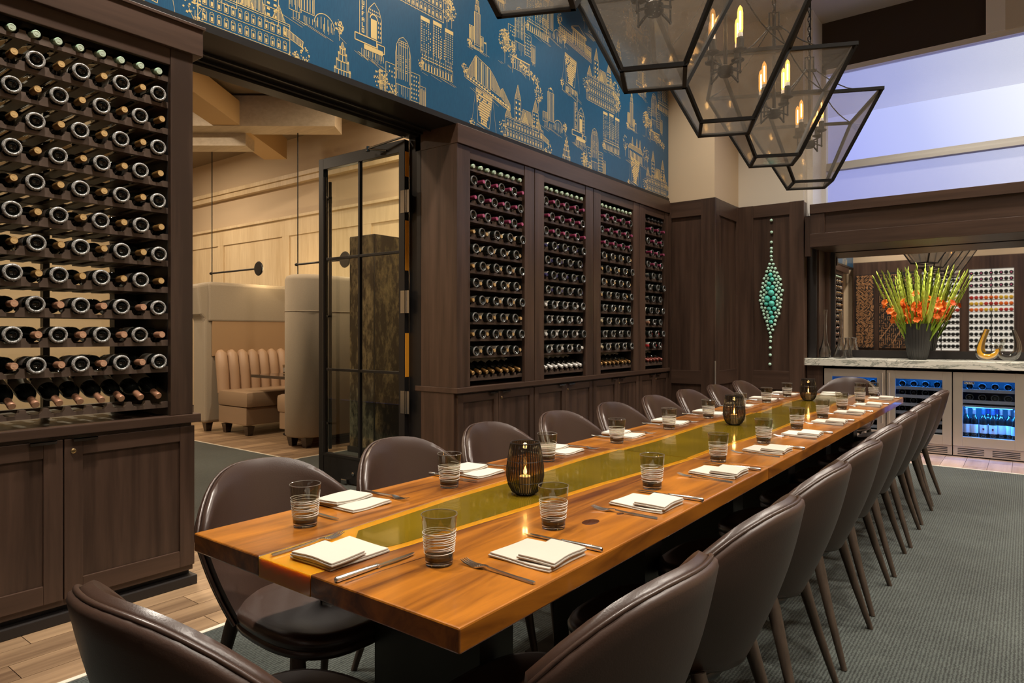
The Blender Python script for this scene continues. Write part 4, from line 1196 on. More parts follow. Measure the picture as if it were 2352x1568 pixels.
for (ya, yb, riv, word) in SECT:
    yc = (ya + yb) / 2; xc = -1.305
    tb = thing('dining_table', word + ' section of the long walnut table with an olive resin river', 'table', (xc, yc, 0), 0, 'sections of the long dining table')
    dzr = 0.0 if word == 'near' else 0.001
    def slab(name, mat, poly, z0, z1, bev=0.0):
        mb = MB().prism([(a - xc, b - yc) for a, b in poly], lambda a, b, t_: (a, b, t_), z0, z1)
        o = mb.build(name, mat, tb)
        if bev:
            bevelled(o, bev)
        return o
    left = [(p[1], p[0]) for p in riv]; right = [(p[2], p[0]) for p in riv]
    slab('wood_slab', 'table_wood', [(TX0, ya)] + left + [(TX0, yb)], TZ - 0.05, TZ, 0.004)
    slab('wood_slab', 'table_wood', right + [(TX1, yb), (TX1, ya)], TZ - 0.05, TZ, 0.004) if False else slab('wood_slab', 'table_wood', [(TX1, yb)] + list(reversed(right)) + [(TX1, ya)], TZ - 0.05, TZ, 0.004)
    slab('resin_margin', 'resin_amber', right + list(reversed(left)), TZ - 0.05, TZ - 0.0008)
    inl = [(p[1] + 0.034, p[0]) for p in riv]; inr = [(p[2] - 0.024, p[0]) for p in riv]
    if word == 'near':
        inl[0] = (inl[0][0] + 0.075, ya + 0.20); inr[0] = (inr[0][0] - 0.015, ya + 0.10)
    slab('resin_river', 'resin', inr + list(reversed(inl)), TZ - 0.0008, TZ)
    for yp in (ya + 0.39, yb - 0.53):
        MB().box(-0.20, 0.20, yp - yc, yp + 0.14 - yc, 0.02, TZ - 0.05).box(-0.30, 0.30, yp - 0.06 - yc, yp + 0.20 - yc, 0.0, 0.02).build('pedestal', 'pedestal_steel', tb)
    if word == 'near':
        for (kx, ky, rx, ry) in ((-0.99, 1.66, 0.022, 0.034), (-0.965, 1.79, 0.010, 0.016)):
            MB().lathe([(1.0, 0.0), (0.9, 0.0005), (0.001, 0.0006)], 18, Matrix.Translation((kx - xc, ky - yc, TZ - 0.0001)) @ Matrix.Diagonal((rx, ry, 1, 1))).build('knot', 'wood_knot', tb, 60)
        MB().prism([(-1.17 - xc, 0.93 - yc), (-1.165 - xc, 1.03 - yc), (-1.15 - xc, 1.20 - yc), (-1.147 - xc, 1.20 - yc), (-1.162 - xc, 1.03 - yc), (-1.166 - xc, 0.93 - yc)][::-1], lambda a, b, t_: (a, b, t_), TZ - 0.0002, TZ + 0.0003).build('crack', 'wood_knot', tb)

# ------------------------------------------------------------------ dining chairs
def back_pt(s_, t_, off):
    """point of the back: s_ -1..1 across, t_ 0..1 up; off: distance in front of (+) or behind (-) the middle skin"""
    ztop = 0.858 - 0.155 * abs(s_) ** 3.0
    z0 = 0.400 + 0.03 * s_ * s_
    z = z0 + (ztop - z0) * t_
    W = 0.205 + 0.080 * min(1.0, max(0.0, (z - 0.40) / 0.28)) ** 0.8
    x = s_ * W
    y = -0.215 - 0.345 * (z - 0.40) + 0.125 * s_ * s_ - 0.02 * math.sin(PI * min(1, t_))
    nx, ny, nz = -0.45 * s_, 0.93, 0.30
    L = math.sqrt(nx * nx + ny * ny + nz * nz)
    return Vector((x + nx / L * off, y + ny / L * off, z + nz / L * off))
def back_shell(f0, f1, inset0, inset1, bulge):
    """closed pad between offsets f0 (rear) and f1 (front)"""
    NS, NT = 17, 13
    mb = MB()
    def rowset(off, sc, bg):
        rows = []
        for j in range(NT):
            t_ = j / (NT - 1); tt = 0.5 + (t_ - 0.5) * sc
            row = []
            for i in range(NS):
                s_ = -1 + 2 * i / (NS - 1); ss = s_ * sc
                b_ = bg * (1 - abs(s_) ** 4) * (1 - abs(2 * t_ - 1) ** 4)
                row.append(back_pt(ss, tt, off + b_))
            rows.append(row)
        return rows
    def rim(rows):
        return rows[0][:-1] + [r_[-1] for r_ in rows[:-1]] + rows[-1][::-1][:-1] + [r_[0] for r_ in rows[::-1][:-1]]
    A = rowset(f1, inset1, bulge); B_ = rowset(f0, inset0, -bulge * 0.2)
    mid = [back_pt(0, 0, 0)]
    C1 = rowset(f1 - (f1 - f0) * 0.28, 1.0, 0); C2 = rowset(f0 + (f1 - f0) * 0.28, 1.0, 0)
    mb.grid(A)
    mb.grid(B_)
    loops = [rim(A), rim(C1), rim(C2), rim(B_)]
    mb.grid(loops, closed_u=True)
    bm = bmesh.new()
    me = bpy.data.meshes.new('tmp'); me.from_pydata([tuple(p) for p in mb.v], [], mb.f); bm.from_mesh(me)
    bmesh.ops.remove_doubles(bm, verts=list(bm.verts), dist=1e-5)
    out_ = MB(); bm.verts.index_update()
    out_.add([v.co[:] for v in bm.verts], [[v.index for v in f_.verts] for f_ in bm.faces]); bm.free(); bpy.data.meshes.remove(me)
    return out_
def rim_path(off, sc=1.0):
    pts = []
    for j in range(10):
        pts.append(back_pt(-sc, j / 9, off))
    for i in range(1, 25):
        pts.append(back_pt(-sc + 2 * sc * i / 24, 1.0, off))
    for j in range(1, 10):
        pts.append(back_pt(sc, 1 - j / 9, off))
    return pts
def seat_mesh():
    rows = []
    def ring(z, sc, yb):
        pts = []
        for k in range(36):
            an = 2 * PI * k / 36
            ca, sa = math.cos(an), math.sin(an)
            p = 2.0 / 2.8
            x = math.copysign(abs(ca) ** p, ca) * 0.245; y = math.copysign(abs(sa) ** p, sa) * 0.245
            x *= (0.90 + 0.10 * (y + 0.245) / 0.49)
            pts.append(Vector((x * sc, y * sc + 0.012, z - 0.018 * max(0, y / 0.245) ** 3 * (1 if yb else 1))))
        return pts
    mb = MB()
    rings = [ring(0.405, 0.80, 0), ring(0.405, 0.92, 0), ring(0.415, 0.985, 0), ring(0.428, 0.985, 0), ring(0.434, 0.965, 0), ring(0.440, 0.99, 0), ring(0.455, 1.0, 0), ring(0.470, 0.97, 0), ring(0.477, 0.88, 0), ring(0.474, 0.6, 0), ring(0.470, 0.3, 0), ring(0.469, 0.02, 0)]
    mb.grid(rings, closed_u=True)
    mb.add(rings[0], [tuple(range(35, -1, -1))])
    return mb
chair = thing('dining_chair', 'x', 'chair', (0, 0, 0), 0, 'leather dining chairs around the long table')
back_shell(-0.022, -0.002, 0.95, 1.0, 0.0).build('back_shell', 'leather_shell', chair, 60)
back_shell(0.000, 0.030, 0.985, 0.90, 0.008).build('backrest', 'leather', chair, 75)
MB().tube(rim_path(-0.004, 1.005), 0.0055, 6).build('piping', 'leather', chair, 80)
seat_mesh().build('seat', 'leather', chair, 70)
MB().tube([(-0.17, -0.18, 0.400), (-0.1, -0.2, 0.398), (0.1, -0.2, 0.398), (0.17, -0.18, 0.400)], 0.012, 6).tube([(-0.17, 0.17, 0.397), (0.17, 0.17, 0.397)], 0.012, 6).tube([(0, -0.2, 0.397), (0, 0.17, 0.397)], 0.012, 6).build('under_frame', 'black_steel', chair, 60)
for sx in (-1, 1):
    for sy in (-1, 1):
        if sy < 0:
            pts = [(sx * 0.175, -0.185, 0.425), (sx * 0.18, -0.195, 0.39), (sx * 0.205, -0.245, 0.2), (sx * 0.235, -0.305, 0.0)]
        else:
            pts = [(sx * 0.185, 0.165, 0.41), (sx * 0.19, 0.175, 0.38), (sx * 0.21, 0.205, 0.2), (sx * 0.225, 0.235, 0.0)]
        MB().tube(pts, [0.020, 0.0225, 0.017, 0.0115], 10).build('leg', 'leg_wood', chair, 50)
sides = []
for i in range(9):
    sides.append((-0.862 + RNG.uniform(-0.008, 0.008), 1.222 + 0.6175 * i, PI / 2 + RNG.uniform(-0.03, 0.03), ORD[i] + ' from the camera end on the carpet side of the table'))
for i in range(9):
    sides.append((-1.752 + RNG.uniform(-0.012, 0.012), 1.30 + 0.6085 * i, -PI / 2 + RNG.uniform(-0.03, 0.03), ORD[i] + ' from the camera end on the wine rack side of the table'))
sides.append((-1.235, 0.83, 0.02, 'alone at the near end of the table, its back to the camera'))
sides.append((-1.38, 6.97, PI, 'alone at the far end of the table, before the wine coolers'))
for i, (x, y, rz, w_) in enumerate(sides):
    lab = ('brown leather chair ' + w_) if i < 18 else ('brown leather chair ' + w_)
    if i == 0:
        chair.location = (x, y, 0); chair.rotation_euler = (0, 0, rz); chair['label'] = lab
    else:
        copy_thing(chair, 'dining_chair', lab, (x, y, 0), (0, 0, rz))

# ------------------------------------------------------------------ place settings
# local frame: the diner sits at -y and looks to +y
def napkin():
    t_ = thing('napkin', 'x', 'napkin', (0, 0, 0), 0, 'folded napkins on the table')
    def cloth(w, d, layers, z, wob):
        mb = MB()
        for q in range(layers):
            h_ = 0.0052
            sub_ = MB().box(-w / 2 + 0.003 * (q % 2), w / 2 - 0.002 * q, -d / 2 + 0.0015 * q, d / 2 - 0.003 * (q % 2), z + q * h_, z + (q + 1) * h_ - 0.0003, 0.0023)
            bm = bmesh.new(); me = bpy.data.meshes.new('tmp'); me.from_pydata(sub_.v, [], sub_.f); bm.from_mesh(me)
            bmesh.ops.subdivide_edges(bm, edges=[e_ for e_ in bm.edges if e_.calc_length() > 0.05], cuts=5, use_grid_fill=True)
            bm.verts.index_update()
            vs = []
            for v in bm.verts:
                x, y, zz = v.co
                up = 0.0022 * math.sin(x * 31 + wob) * math.cos(y * 23 + wob) + 0.004 * max(0, (abs(x) / (w / 2)) - 0.75) * wob * 0.5
                vs.append((x + 0.0016 * math.sin(y * 40 + wob), y + 0.0016 * math.sin(x * 37 + wob), zz + (up if zz > z + 0.001 else max(0, up))))
            mb.add(vs, [[v.index for v in f_.verts] for f_ in bm.faces])
            bm.free(); bpy.data.meshes.remove(me)
        return mb
    cloth(0.156, 0.180, 2, 0.0, 0.6).build('lower_fold', 'linen', t_, 50)
    o = cloth(0.150, 0.105, 2, 0.0104, 1.7).build('upper_fold', 'linen', t_, 50)
    o.location = (0.006, -0.040, 0); o.rotation_euler = (0, 0, 0.05)
    return t_
def fork():
    t_ = thing('fork', 'x', 'fork', (0, 0, 0), 0, 'forks on the table')
    h_ = MB()
    secs = [(-0.105, 0.0085, 0.0036, 0.0036), (-0.10, 0.0092, 0.0044, 0.004), (-0.05, 0.0078, 0.0042, 0.0042), (0.0, 0.0058, 0.0036, 0.0058), (0.03, 0.0050, 0.0030, 0.0078)]
    rows = []
    for (y, w, th, z) in secs:
        rows.append([(-w / 2, y, z - th / 2), (w / 2, y, z - th / 2), (w / 2 * 0.8, y, z + th / 2), (-w / 2 * 0.8, y, z + th / 2)])
    h_.grid([[Vector(p) for p in r_] for r_ in rows], closed_u=True); h_.add(rows[0], [(3, 2, 1, 0)]); h_.add(rows[-1], [(0, 1, 2, 3)])
    h_.build('handle', 'chrome', t_, 40)
    hd = MB()
    secs = [(0.03, 0.005, 0.0078), (0.042, 0.013, 0.0070), (0.052, 0.0225, 0.0040), (0.062, 0.0245, 0.0022)]
    rows = [[Vector((-w / 2, y, z)), Vector((0, y, z - 0.001)), Vector((w / 2, y, z)), Vector((w / 2, y, z + 0.0022)), Vector((0, y, z + 0.0012)), Vector((-w / 2, y, z + 0.0022))] for (y, w, z) in secs]
    hd.grid(rows, closed_u=True); hd.add(rows[-1], [tuple(range(6))])
    hd.build('neck', 'chrome', t_, 40)
    for k in range(4):
        x = -0.0103 + k * 0.00687
        MB().tube([(x, 0.060, 0.0033), (x * 0.97, 0.078, 0.0030), (x * 0.93, 0.095, 0.0058), (x * 0.90, 0.108, 0.0105)], [0.0022, 0.0021, 0.0018, 0.0010], 6).build('tine', 'chrome', t_, 50)
    return t_
def knife():
    t_ = thing('knife', 'x', 'knife', (0, 0, 0), 0, 'knives on the table')
    MB().tube([(0, -0.118, 0.0062), (0, -0.115, 0.0062), (0, -0.06, 0.0062), (0, -0.012, 0.0058), (0, -0.002, 0.0054)], [0.004, 0.0066, 0.0062, 0.0052, 0.0046], 10).build('handle', 'chrome', t_, 45)
    MB().box(-0.0066, 0.0066, -0.004, 0.0035, 0.0012, 0.0098, 0.002).build('bolster', 'chrome', t_)
    MB().prism([(-0.006, 0.003), (0.0055, 0.003), (0.0065, 0.02), (0.008, 0.05), (0.0075, 0.08), (0.004, 0.105), (-0.002, 0.118), (-0.006, 0.112)], lambda a, b, z: (a, b, z), 0.0042, 0.0062).build('blade', 'chrome', t_)
    return t_
def tumbler():
    t_ = thing('tumbler', 'x', 'glass', (0, 0, 0), 0, 'smoked tumblers on the table')
    MB().lathe([(0.0335, 0.016), (0.0350, 0.03), (0.0390, 0.075), (0.0430, 0.116), (0.0430, 0.1172), (0.0418, 0.1172), (0.0416, 0.116), (0.0376, 0.075), (0.0340, 0.030), (0.0330, 0.024), (0.0005, 0.023)], 28, None, False, False).build('bowl', 'smoke_glass', t_, 40)
    MB().lathe([(0.0005, 0.0005), (0.029, 0.0), (0.0318, 0.002), (0.0330, 0.0105), (0.0325, 0.0112), (0.0005, 0.0112)], 28).build('base', 'solid_glass', t_, 40)
    MB().lathe([(0.0005, 0.0116), (0.0328, 0.0116), (0.0334, 0.016), (0.0336, 0.0222), (0.0005, 0.0226)], 28).build('smoky_core', 'smoke_core', t_, 40)
    MB().tube([(0.0424 * math.cos(2 * PI * k / 28), 0.0424 * math.sin(2 * PI * k / 28), 0.1172) for k in range(28)], 0.0009, 5, closed=True).build('rim', 'rim_glass', t_, 60)
    pts = []
    turns = 10
    for k in range(turns * 20 + 1):
        an = 2 * PI * k / 20
        z = 0.027 + 0.052 * k / (turns * 20) + 0.0016 * math.sin(an * 0.73) + 0.0012 * math.sin(an * 1.31)
        r_ = 0.0345 + (z - 0.027) * 0.093 + 0.0004
        pts.append((r_ * math.cos(an), r_ * math.sin(an), z))
    MB().tube(pts, 0.0009, 4).build('painted_stripe', 'stripe_white', t_, 80)
    return t_
protos = {'napkin': napkin(), 'fork': fork(), 'knife': knife(), 'tumbler': tumbler()}
first = {k: True for k in protos}
def place(kind, label, loc, rz):
    p = protos[kind]
    if first[kind]:
        first[kind] = False
        p.location = loc; p.rotation_euler = (0, 0, rz); p['label'] = label
    else:
        copy_thing(p, kind, label, loc, (0, 0, rz))
def setting(x, y, rz, words, glass=(0.13, 0.26), knife_off=0.138, fork_off=-0.138):
    ca, sa = math.cos(rz), math.sin(rz)
    def w(a, b):
        return (x + a * ca - b * sa, y + a * sa + b * ca)
    j = lambda q: RNG.uniform(-q, q)
    px, py = w(j(0.01), j(0.008)); place('napkin', 'cream napkin folded double at the ' + words, (px, py, TZ + 0.0005), rz + j(0.05))
    px, py = w(fork_off + j(0.01), 0.005 + j(0.012)); place('fork', 'silver fork at the ' + words, (px, py, TZ), rz + j(0.05))
    px, py = w(knife_off + j(0.01), 0.0 + j(0.012)); place('knife', 'silver knife at the ' + words, (px, py, TZ), rz + j(0.04))
    px, py = w(glass[0] + j(0.008), glass[1] + j(0.008)); place('tumbler', 'smoked tumbler with white stripes at the ' + words, (px, py, TZ), j(3))
for i in range(9):
    setting(-0.945, 1.318 + 0.6125 * i, PI / 2, ORD[i] + ' carpet-side place from the camera end', glass=(0.225, 0.09))
for i in range(9):
    setting(-1.690, 1.372 + 0.5995 * i, -PI / 2, ORD[i] + ' rack-side place from the camera end', glass=(0.235, 0.085))
setting(-1.325, 1.035, 0.02, 'single place on the near table end', glass=(0.235, 0.10), knife_off=0.135, fork_off=-0.132)
setting(-1.36, 6.36, PI, 'single place on the far table end', glass=(-0.235, 0.05))

# ------------------------------------------------------------------ candle holders
def votive(label, x, y):
    t_ = thing('candle_holder', label, 'candle holder', (x, y, TZ), 0, 'wire caged candle glasses down the table')
    prof = [(0.030, 0.003), (0.044, 0.012), (0.056, 0.035), (0.0615, 0.062), (0.0605, 0.095), (0.054, 0.140), (0.0475, 0.172)]
    MB().lathe(prof + [(r_ - 0.002, z) for r_, z in reversed(prof)], 28, None, False, False).lathe([(0.0005, 0.003), (0.030, 0.003)], 28, None, False, False).build('glass_cup', 'votive_glass', t_, 40)
    MB().tube([(0.049 * math.cos(2 * PI * k / 32), 0.049 * math.sin(2 * PI * k / 32), 0.173) for k in range(32)], 0.0022, 6, closed=True).build('rim', 'black_steel', t_, 60)
    MB().lathe([(0.0005, 0.0), (0.030, 0.0), (0.032, 0.004), (0.030, 0.006)], 28).build('base', 'black_steel', t_, 40)
    for zz in (0.045, 0.115):
        r_ = 0.0600 if zz < 0.1 else 0.0595
        MB().tube([(r_ * math.cos(2 * PI * k / 32), r_ * math.sin(2 * PI * k / 32), zz) for k in range(32)], 0.0010, 5, closed=True).build('hoop', 'black_steel', t_, 60)
    wire = MB().tube([(r_ + 0.0012, 0, z) for r_, z in prof], 0.0014, 4).mesh('wire', 'black_steel', 60)
    for k in range(40):
        put(wire, 'wire', t_, rot=(0, 0, 2 * PI * k / 40))
    MB().lathe([(0.020, 0.006), (0.020, 0.060), (0.017, 0.062), (0.0005, 0.060)], 18).build('candle', 'candle_wax', t_, 40)
    MB().lathe([(0.0005, 0.064), (0.005, 0.070), (0.0055, 0.077), (0.003, 0.088), (0.0005, 0.098)], 10).build('flame', 'flame', t_, 60)
    l = bpy.data.lights.new('candle_light', 'POINT'); l.energy = 0.35; l.color = (1, 0.6, 0.25); l.shadow_soft_size = 0.01
    lo = bpy.data.objects.new('candle_light', l); lo.parent = t_; lo.location = (0, 0, 0.125); COL.objects.link(lo)
votive('dark wire caged candle glass, the nearest of three on the table', -1.337, 1.815)
votive('dark wire caged candle glass, the middle of three on the table', -1.37, 3.94)
votive('dark wire caged candle glass, the farthest of three on the table', -1.39, 5.72)

# ------------------------------------------------------------------ lantern pendants over the table
LW, LB, LH = 0.392, 0.1325, 0.565
def lantern(label, x, y, z, rz):
    t_ = thing('lantern_pendant', label, 'pendant lamp', (x, y, z), rz, 'iron and seeded glass lanterns above the table')
    def sq(h_, zz):
        return [Vector((-h_, -h_, zz)), Vector((h_, -h_, zz)), Vector((h_, h_, zz)), Vector((-h_, h_, zz))]
    top, bot = sq(LW, LH), sq(LB, 0)
    fr = MB()
    for ring, w in ((top, 0.022), (bot, 0.018)):
        for i in range(4):
            fr.bar(ring[i], ring[(i + 1) % 4], w, w, ext=w * 0.45)
    for i in range(4):
        fr.bar(top[i], bot[i], 0.018, 0.018)
    fr.build('frame', 'lantern_iron', t_)
    def pane(q):
        q = [Vector(p) for p in q]
        n_ = (q[1] - q[0]).cross(q[2] - q[0]).normalized() * 0.0015
        MB().add([p - n_ for p in q] + [p + n_ for p in q], [(3, 2, 1, 0), (4, 5, 6, 7), (0, 1, 5, 4), (1, 2, 6, 5), (2, 3, 7, 6), (3, 0, 4, 7)]).build('pane', 'lantern_glass', t_)
    for i in range(4):
        j = (i + 1) % 4
        pane([bot[i], bot[j], top[j], top[i]])
    pane(bot)
    MB().tube([(0, 0, 0.30), (0, 0, 0.95)], 0.011, 10).build('stem', 'lantern_iron', t_, 40)
    hub = MB().lathe([(0.0005, 0.275), (0.030, 0.28), (0.042, 0.295), (0.042, 0.325), (0.030, 0.335), (0.012, 0.34)], 18).build('hub', 'lantern_iron', t_, 40)
    for k in range(4):
        an = PI / 4 + k * PI / 2
        c_, s_ = math.cos(an), math.sin(an)
        p = lambda r_, zz: (r_ * c_, r_ * s_, zz)
        MB().bar(p(0.03, 0.31), p(0.105, 0.27), 0.009).bar(p(0.03, 0.33), p(0.105, 0.345), 0.008).bar(p(0.10, 0.265), p(0.10, 0.40), 0.009).build('arm', 'lantern_iron', t_)
        mt = Matrix.Translation((0.10 * c_, 0.10 * s_, 0))
        sk = MB().lathe([(0.012, 0.375), (0.034, 0.385), (0.036, 0.392), (0.020, 0.398), (0.019, 0.455), (0.015, 0.457)], 14, mt).build('candle_cup', 'lantern_iron', t_, 40)
        MB().lathe([(0.0145, 0.445), (0.0145, 0.478), (0.013, 0.48)], 12, mt).build('socket', 'white_paint', t_, 40)
        b_ = MB().lathe([(0.012, 0.478), (0.0155, 0.50), (0.0155, 0.59), (0.011, 0.615), (0.0005, 0.63)], 12, mt).build('bulb', 'bulb_glass', t_, 60)
        MB().lathe([(0.0005, 0.495), (0.0045, 0.50), (0.0045, 0.595), (0.0005, 0.60)], 8, mt).build('filament', 'filament', b_, 60)
    MB().box(-0.05, 0.05, -0.012, 0.012, 0.86, 0.875).build('yoke', 'lantern_iron', t_)
    lp = MB().tube([(-0.03, 0, 0.87), (-0.03, 0, 0.97), (0.03, 0, 0.97), (0.03, 0, 0.87)], 0.006, 6)
    lp.build('loop', 'lantern_iron', t_)
    for i in range(4):
        a = top[i]; bq = Vector((a.x * 0.07, a.y * 0.07, 0.87))
        MB().tube([a.lerp(bq, q / 6) - Vector((0, 0, 0.07 * math.sin(PI * q / 6))) for q in range(7)], 0.0042, 6).build('hanging_rod', 'lantern_iron', t_, 60)
    ch = MB()
    zz = 0.965; k = 0
    while z + zz < CEIL - 0.02:
        pts = []
        for q in range(10):
            an = 2 * PI * q / 10
            a, b2 = 0.011 * math.cos(an), 0.024 * math.sin(an)
            pts.append((a, 0, zz + b2) if k % 2 == 0 else (0, a, zz + b2))
        ch.tube(pts, 0.0035, 5, closed=True)
        zz += 0.037; k += 1
    cho = ch.build('chain', 'lantern_iron', t_, 60); cho['kind'] = 'stuff'
    MB().tube([(0.008, 0.008, 0.95), (0.008, -0.006, 1.4), (-0.006, 0.006, 1.9), (0.004, 0.0, CEIL - z)], 0.004, 5).build('cable', 'lantern_iron', t_, 60)
    MB().lathe([(0.06, CEIL - z), (0.06, CEIL - z - 0.02), (0.02, CEIL - z - 0.03)], 18).build('canopy', 'lantern_iron', t_, 40)
LAB = ['iron lantern mostly out of view, the nearest of the row', 'second iron lantern of the row, large and close at the top', 'third iron lantern, with two bright bulbs in full view',
       'fourth iron lantern of the row, against the brown wall', 'last iron lantern of the row, against the bright window']
for i in range(5):
    lantern(LAB[i], -1.312, (1.80, 2.745, 3.635, 4.53, 5.43)[i], 2.43, math.radians((25, 24, 24, 25, 25)[i]))

# ------------------------------------------------------------------ the bar: counter, coolers, beam, mirror
tag(MB().box(-2.10, 2.2, 8.42, 9.08, 0.922, 1.004, 0.004).build('bar_counter', 'marble'), 'veined pale marble counter above the wine coolers', 'counter')
sup = thing('counter_support', 'dark wood end panel under the marble counter', 'panel', (-2.0, 8.5, 0))
MB().box(-0.08, 0.10, -0.02, 0.55, 0, 0.922).build('end_panel', 'dark_wood', sup)
beam = thing('bar_header', 'dark panelled wood beam over the bar mirror', 'beam', (0, 8.3, 2.3))
MB().box(-2.0, 3.2, 0.02, 0.7, 0.0, 0.49).build('core', 'dark_wood_across', beam)
MB().box(-2.0, 3.2, -0.012, 0.03, 0.385, 0.495, 0.003).build('top_rail', 'dark_wood_across', beam)
MB().box(-2.0, 3.2, 0.0, 0.03, 0.0, 0.155, 0.003).build('bottom_rail', 'dark_wood_across', beam)
MB().box(-2.0, -1.84, 0.0, 0.03, 0.155, 0.385, 0.003).build('stile', 'dark_wood', beam)
MB().box(-2.06, -2.0, 0.03, 0.1, -0.1, 0.36).build('bracket', 'dark_wood', beam)
jamb = thing('niche_jamb', 'dark wood side lining of the bar niche', 'panel', (-1.99, 8.6, 1.0))
for (a0, a1, b0, b1, m_) in ((-0.09, 0.0, -0.05, 0.48, 'black_wood'), (0.0, 0.02, 0.0, 0.12, 'dark_wood'), (0.0, 0.06, 0.34, 0.48, 'dark_wood'), (0.0, 0.012, 0.12, 0.34, 'dark_wood')):
    MB().box(a0, a1, b0, b1, 0.004, 1.3).build('lining_board', m_, jamb)
mir = thing('bar_mirror', 'wide wall mirror behind the flowers reflecting the rest of the room', 'mirror', (0, 9.06, 1.6))
MB().box(-1.885, 2.6, -0.012, -0.002, -0.505, 0.78).build('mirror_plate', 'mirror_silver', mir)
MB().box(-1.93, 2.6, -0.03, 0.0, -0.59, -0.505).box(-1.93, -1.885, -0.03, 0.0, -0.505, 0.78).build('frame', 'black_wood', mir)

def cooler(label, x0, x1, hinge, kind):
    t_ = thing('wine_cooler', label, 'wine cooler', ((x0 + x1) / 2, 8.46, 0), 0, 'steel wine coolers under the marble counter')
    w = (x1 - x0) / 2 - 0.003
    cab = MB().box(-w, -w + 0.02, 0.05, 0.55, 0.1, 0.885).box(w - 0.02, w, 0.05, 0.55, 0.1, 0.885).box(-w, w, 0.05, 0.55, 0.1, 0.12).box(-w, w, 0.05, 0.55, 0.865, 0.885).box(-w, w, 0.53, 0.55, 0.1, 0.885)
    cab.build('cabinet', 'cooler_lining', t_)
    dr = bpy.data.objects.new('door', None); COL.objects.link(dr); dr.parent = t_
    B = lambda nm, mat, *b: MB().box(*b, 0.002).build(nm, mat, dr)
    iw = w - 0.085
    B('door_stile', 'stainless', -w, -iw, 0.0, 0.045, 0.115, 0.89); B('door_stile', 'stainless', iw, w, 0.0, 0.045, 0.115, 0.89)
    B('door_rail', 'stainless', -iw, iw, 0.0, 0.045, 0.80, 0.89); B('door_rail', 'stainless', -iw, iw, 0.0, 0.045, 0.115, 0.215)
    MB().box(-iw, iw, 0.014, 0.019, 0.215, 0.80).build('glass', 'cooler_glass', dr)
    if hinge:
        hx = hinge * (w - 0.028)
        MB().tube([(hx, -0.035, 0.30), (hx, -0.035, 0.862)], 0.0125, 12).tube([(hx, -0.035, 0.835), (hx, 0.005, 0.835)], 0.008, 8).tube([(hx, -0.035, 0.33), (hx, 0.005, 0.33)], 0.008, 8).build('handle', 'stainless', dr, 50)
    gr = MB().box(-w, w, 0.02, 0.045, 0.012, 0.11).build('toe_grille', 'stainless', t_)
    for sx in (-1, 1):
        for k in range(4):
            a0, a1 = (0.035 if sx > 0 else -w + 0.04), (w - 0.04 if sx > 0 else -0.035)
            MB().box(a0, a1, 0.0185, 0.021, 0.028 + 0.018 * k, 0.036 + 0.018 * k).build('slot', 'cooler_black', gr)
    # blue lit inside
    MB().box(-iw + 0.02, iw - 0.02, 0.10, 0.13, 0.855, 0.862).build('led_strip', 'blue_led', t_)
    def led(zz, power):
        l = bpy.data.lights.new('cooler_light', 'AREA'); l.energy = power; l.color = (0.02, 0.28, 1.0); l.shape = 'RECTANGLE'; l.size = 0.40; l.size_y = 0.02
        lo = bpy.data.objects.new('cooler_light', l); lo.parent = t_; lo.location = (0, 0.075, zz); lo.rotation_euler = (math.radians(32), 0, 0); COL.objects.link(lo)
    led(0.845, 3.5)
    levels = (0.70, 0.61, 0.52, 0.43, 0.34, 0.25) if kind == 'wine' else (0.70, 0.585)
    for z in levels:
        MB().box(-iw - 0.02, iw + 0.02, 0.06, 0.085, z - 0.02, z + 0.014).build('shelf_front', 'stainless', t_)
        MB().box(-iw - 0.02, iw + 0.02, 0.085, 0.50, z - 0.006, z).build('shelf_rack', 'cooler_black', t_)
    if kind == 'mixed':
        MB().box(-iw - 0.02, iw + 0.02, 0.06, 0.5, 0.525, 0.545).build('divider', 'stainless', t_)
        MB().box(-iw + 0.02, iw - 0.02, 0.10, 0.13, 0.517, 0.524).build('led_strip', 'blue_led', t_)
        led(0.515, 13.0)
        MB().box(-iw - 0.02, iw + 0.02, 0.06, 0.5, 0.195, 0.207).build('floor_shelf', 'stainless', t_)
        # maker's plate in the corner of the glass
        pl = MB().box(-iw + 0.012, -iw + 0.10, 0.010, 0.013, 0.768, 0.792).build('name_plate', 'cooler_black', t_)
        MB().box(-iw + 0.012, -iw + 0.10, 0.008, 0.0105, 0.768, 0.770).box(-iw + 0.012, -iw + 0.10, 0.008, 0.0105, 0.790, 0.792).box(-iw + 0.012, -iw + 0.014, 0.008, 0.0105, 0.768, 0.792).box(-iw + 0.098, -iw + 0.10, 0.008, 0.0105, 0.768, 0.792).build('plate_border', 'white_paint', t_)
        cu = bpy.data.curves.new('lettering', 'FONT'); cu.body = 'Perlick'; cu.size = 0.023; cu.align_x = 'CENTER'; cu.align_y = 'CENTER'; cu.extrude = 0.0006
        co = bpy.data.objects.new('lettering_curve', cu); COL.objects.link(co)
        bpy.context.view_layer.update()
        lme = bpy.data.meshes.new_from_object(co.evaluated_get(bpy.context.evaluated_depsgraph_get()))
        bpy.data.objects.remove(co)
        lme.materials.clear(); lme.materials.append(M['white_paint'])
        put(lme, 'lettering', t_, loc=(-iw + 0.056, 0.0085, 0.780), rot=(PI / 2, 0, 0))
    return t_, iw, levels
lying_root = None
def lying(label, x, y, z):
    """bottle lying foot outward (towards -y)"""
    global lying_root
    t_ = thing('cooled_bottle', label, 'bottle', (x, y, z), -PI / 2, 'bottles lying in the wine coolers')
    put(body_me, 'glass_body', t_); put(foot2_me, 'foot_ring', t_)
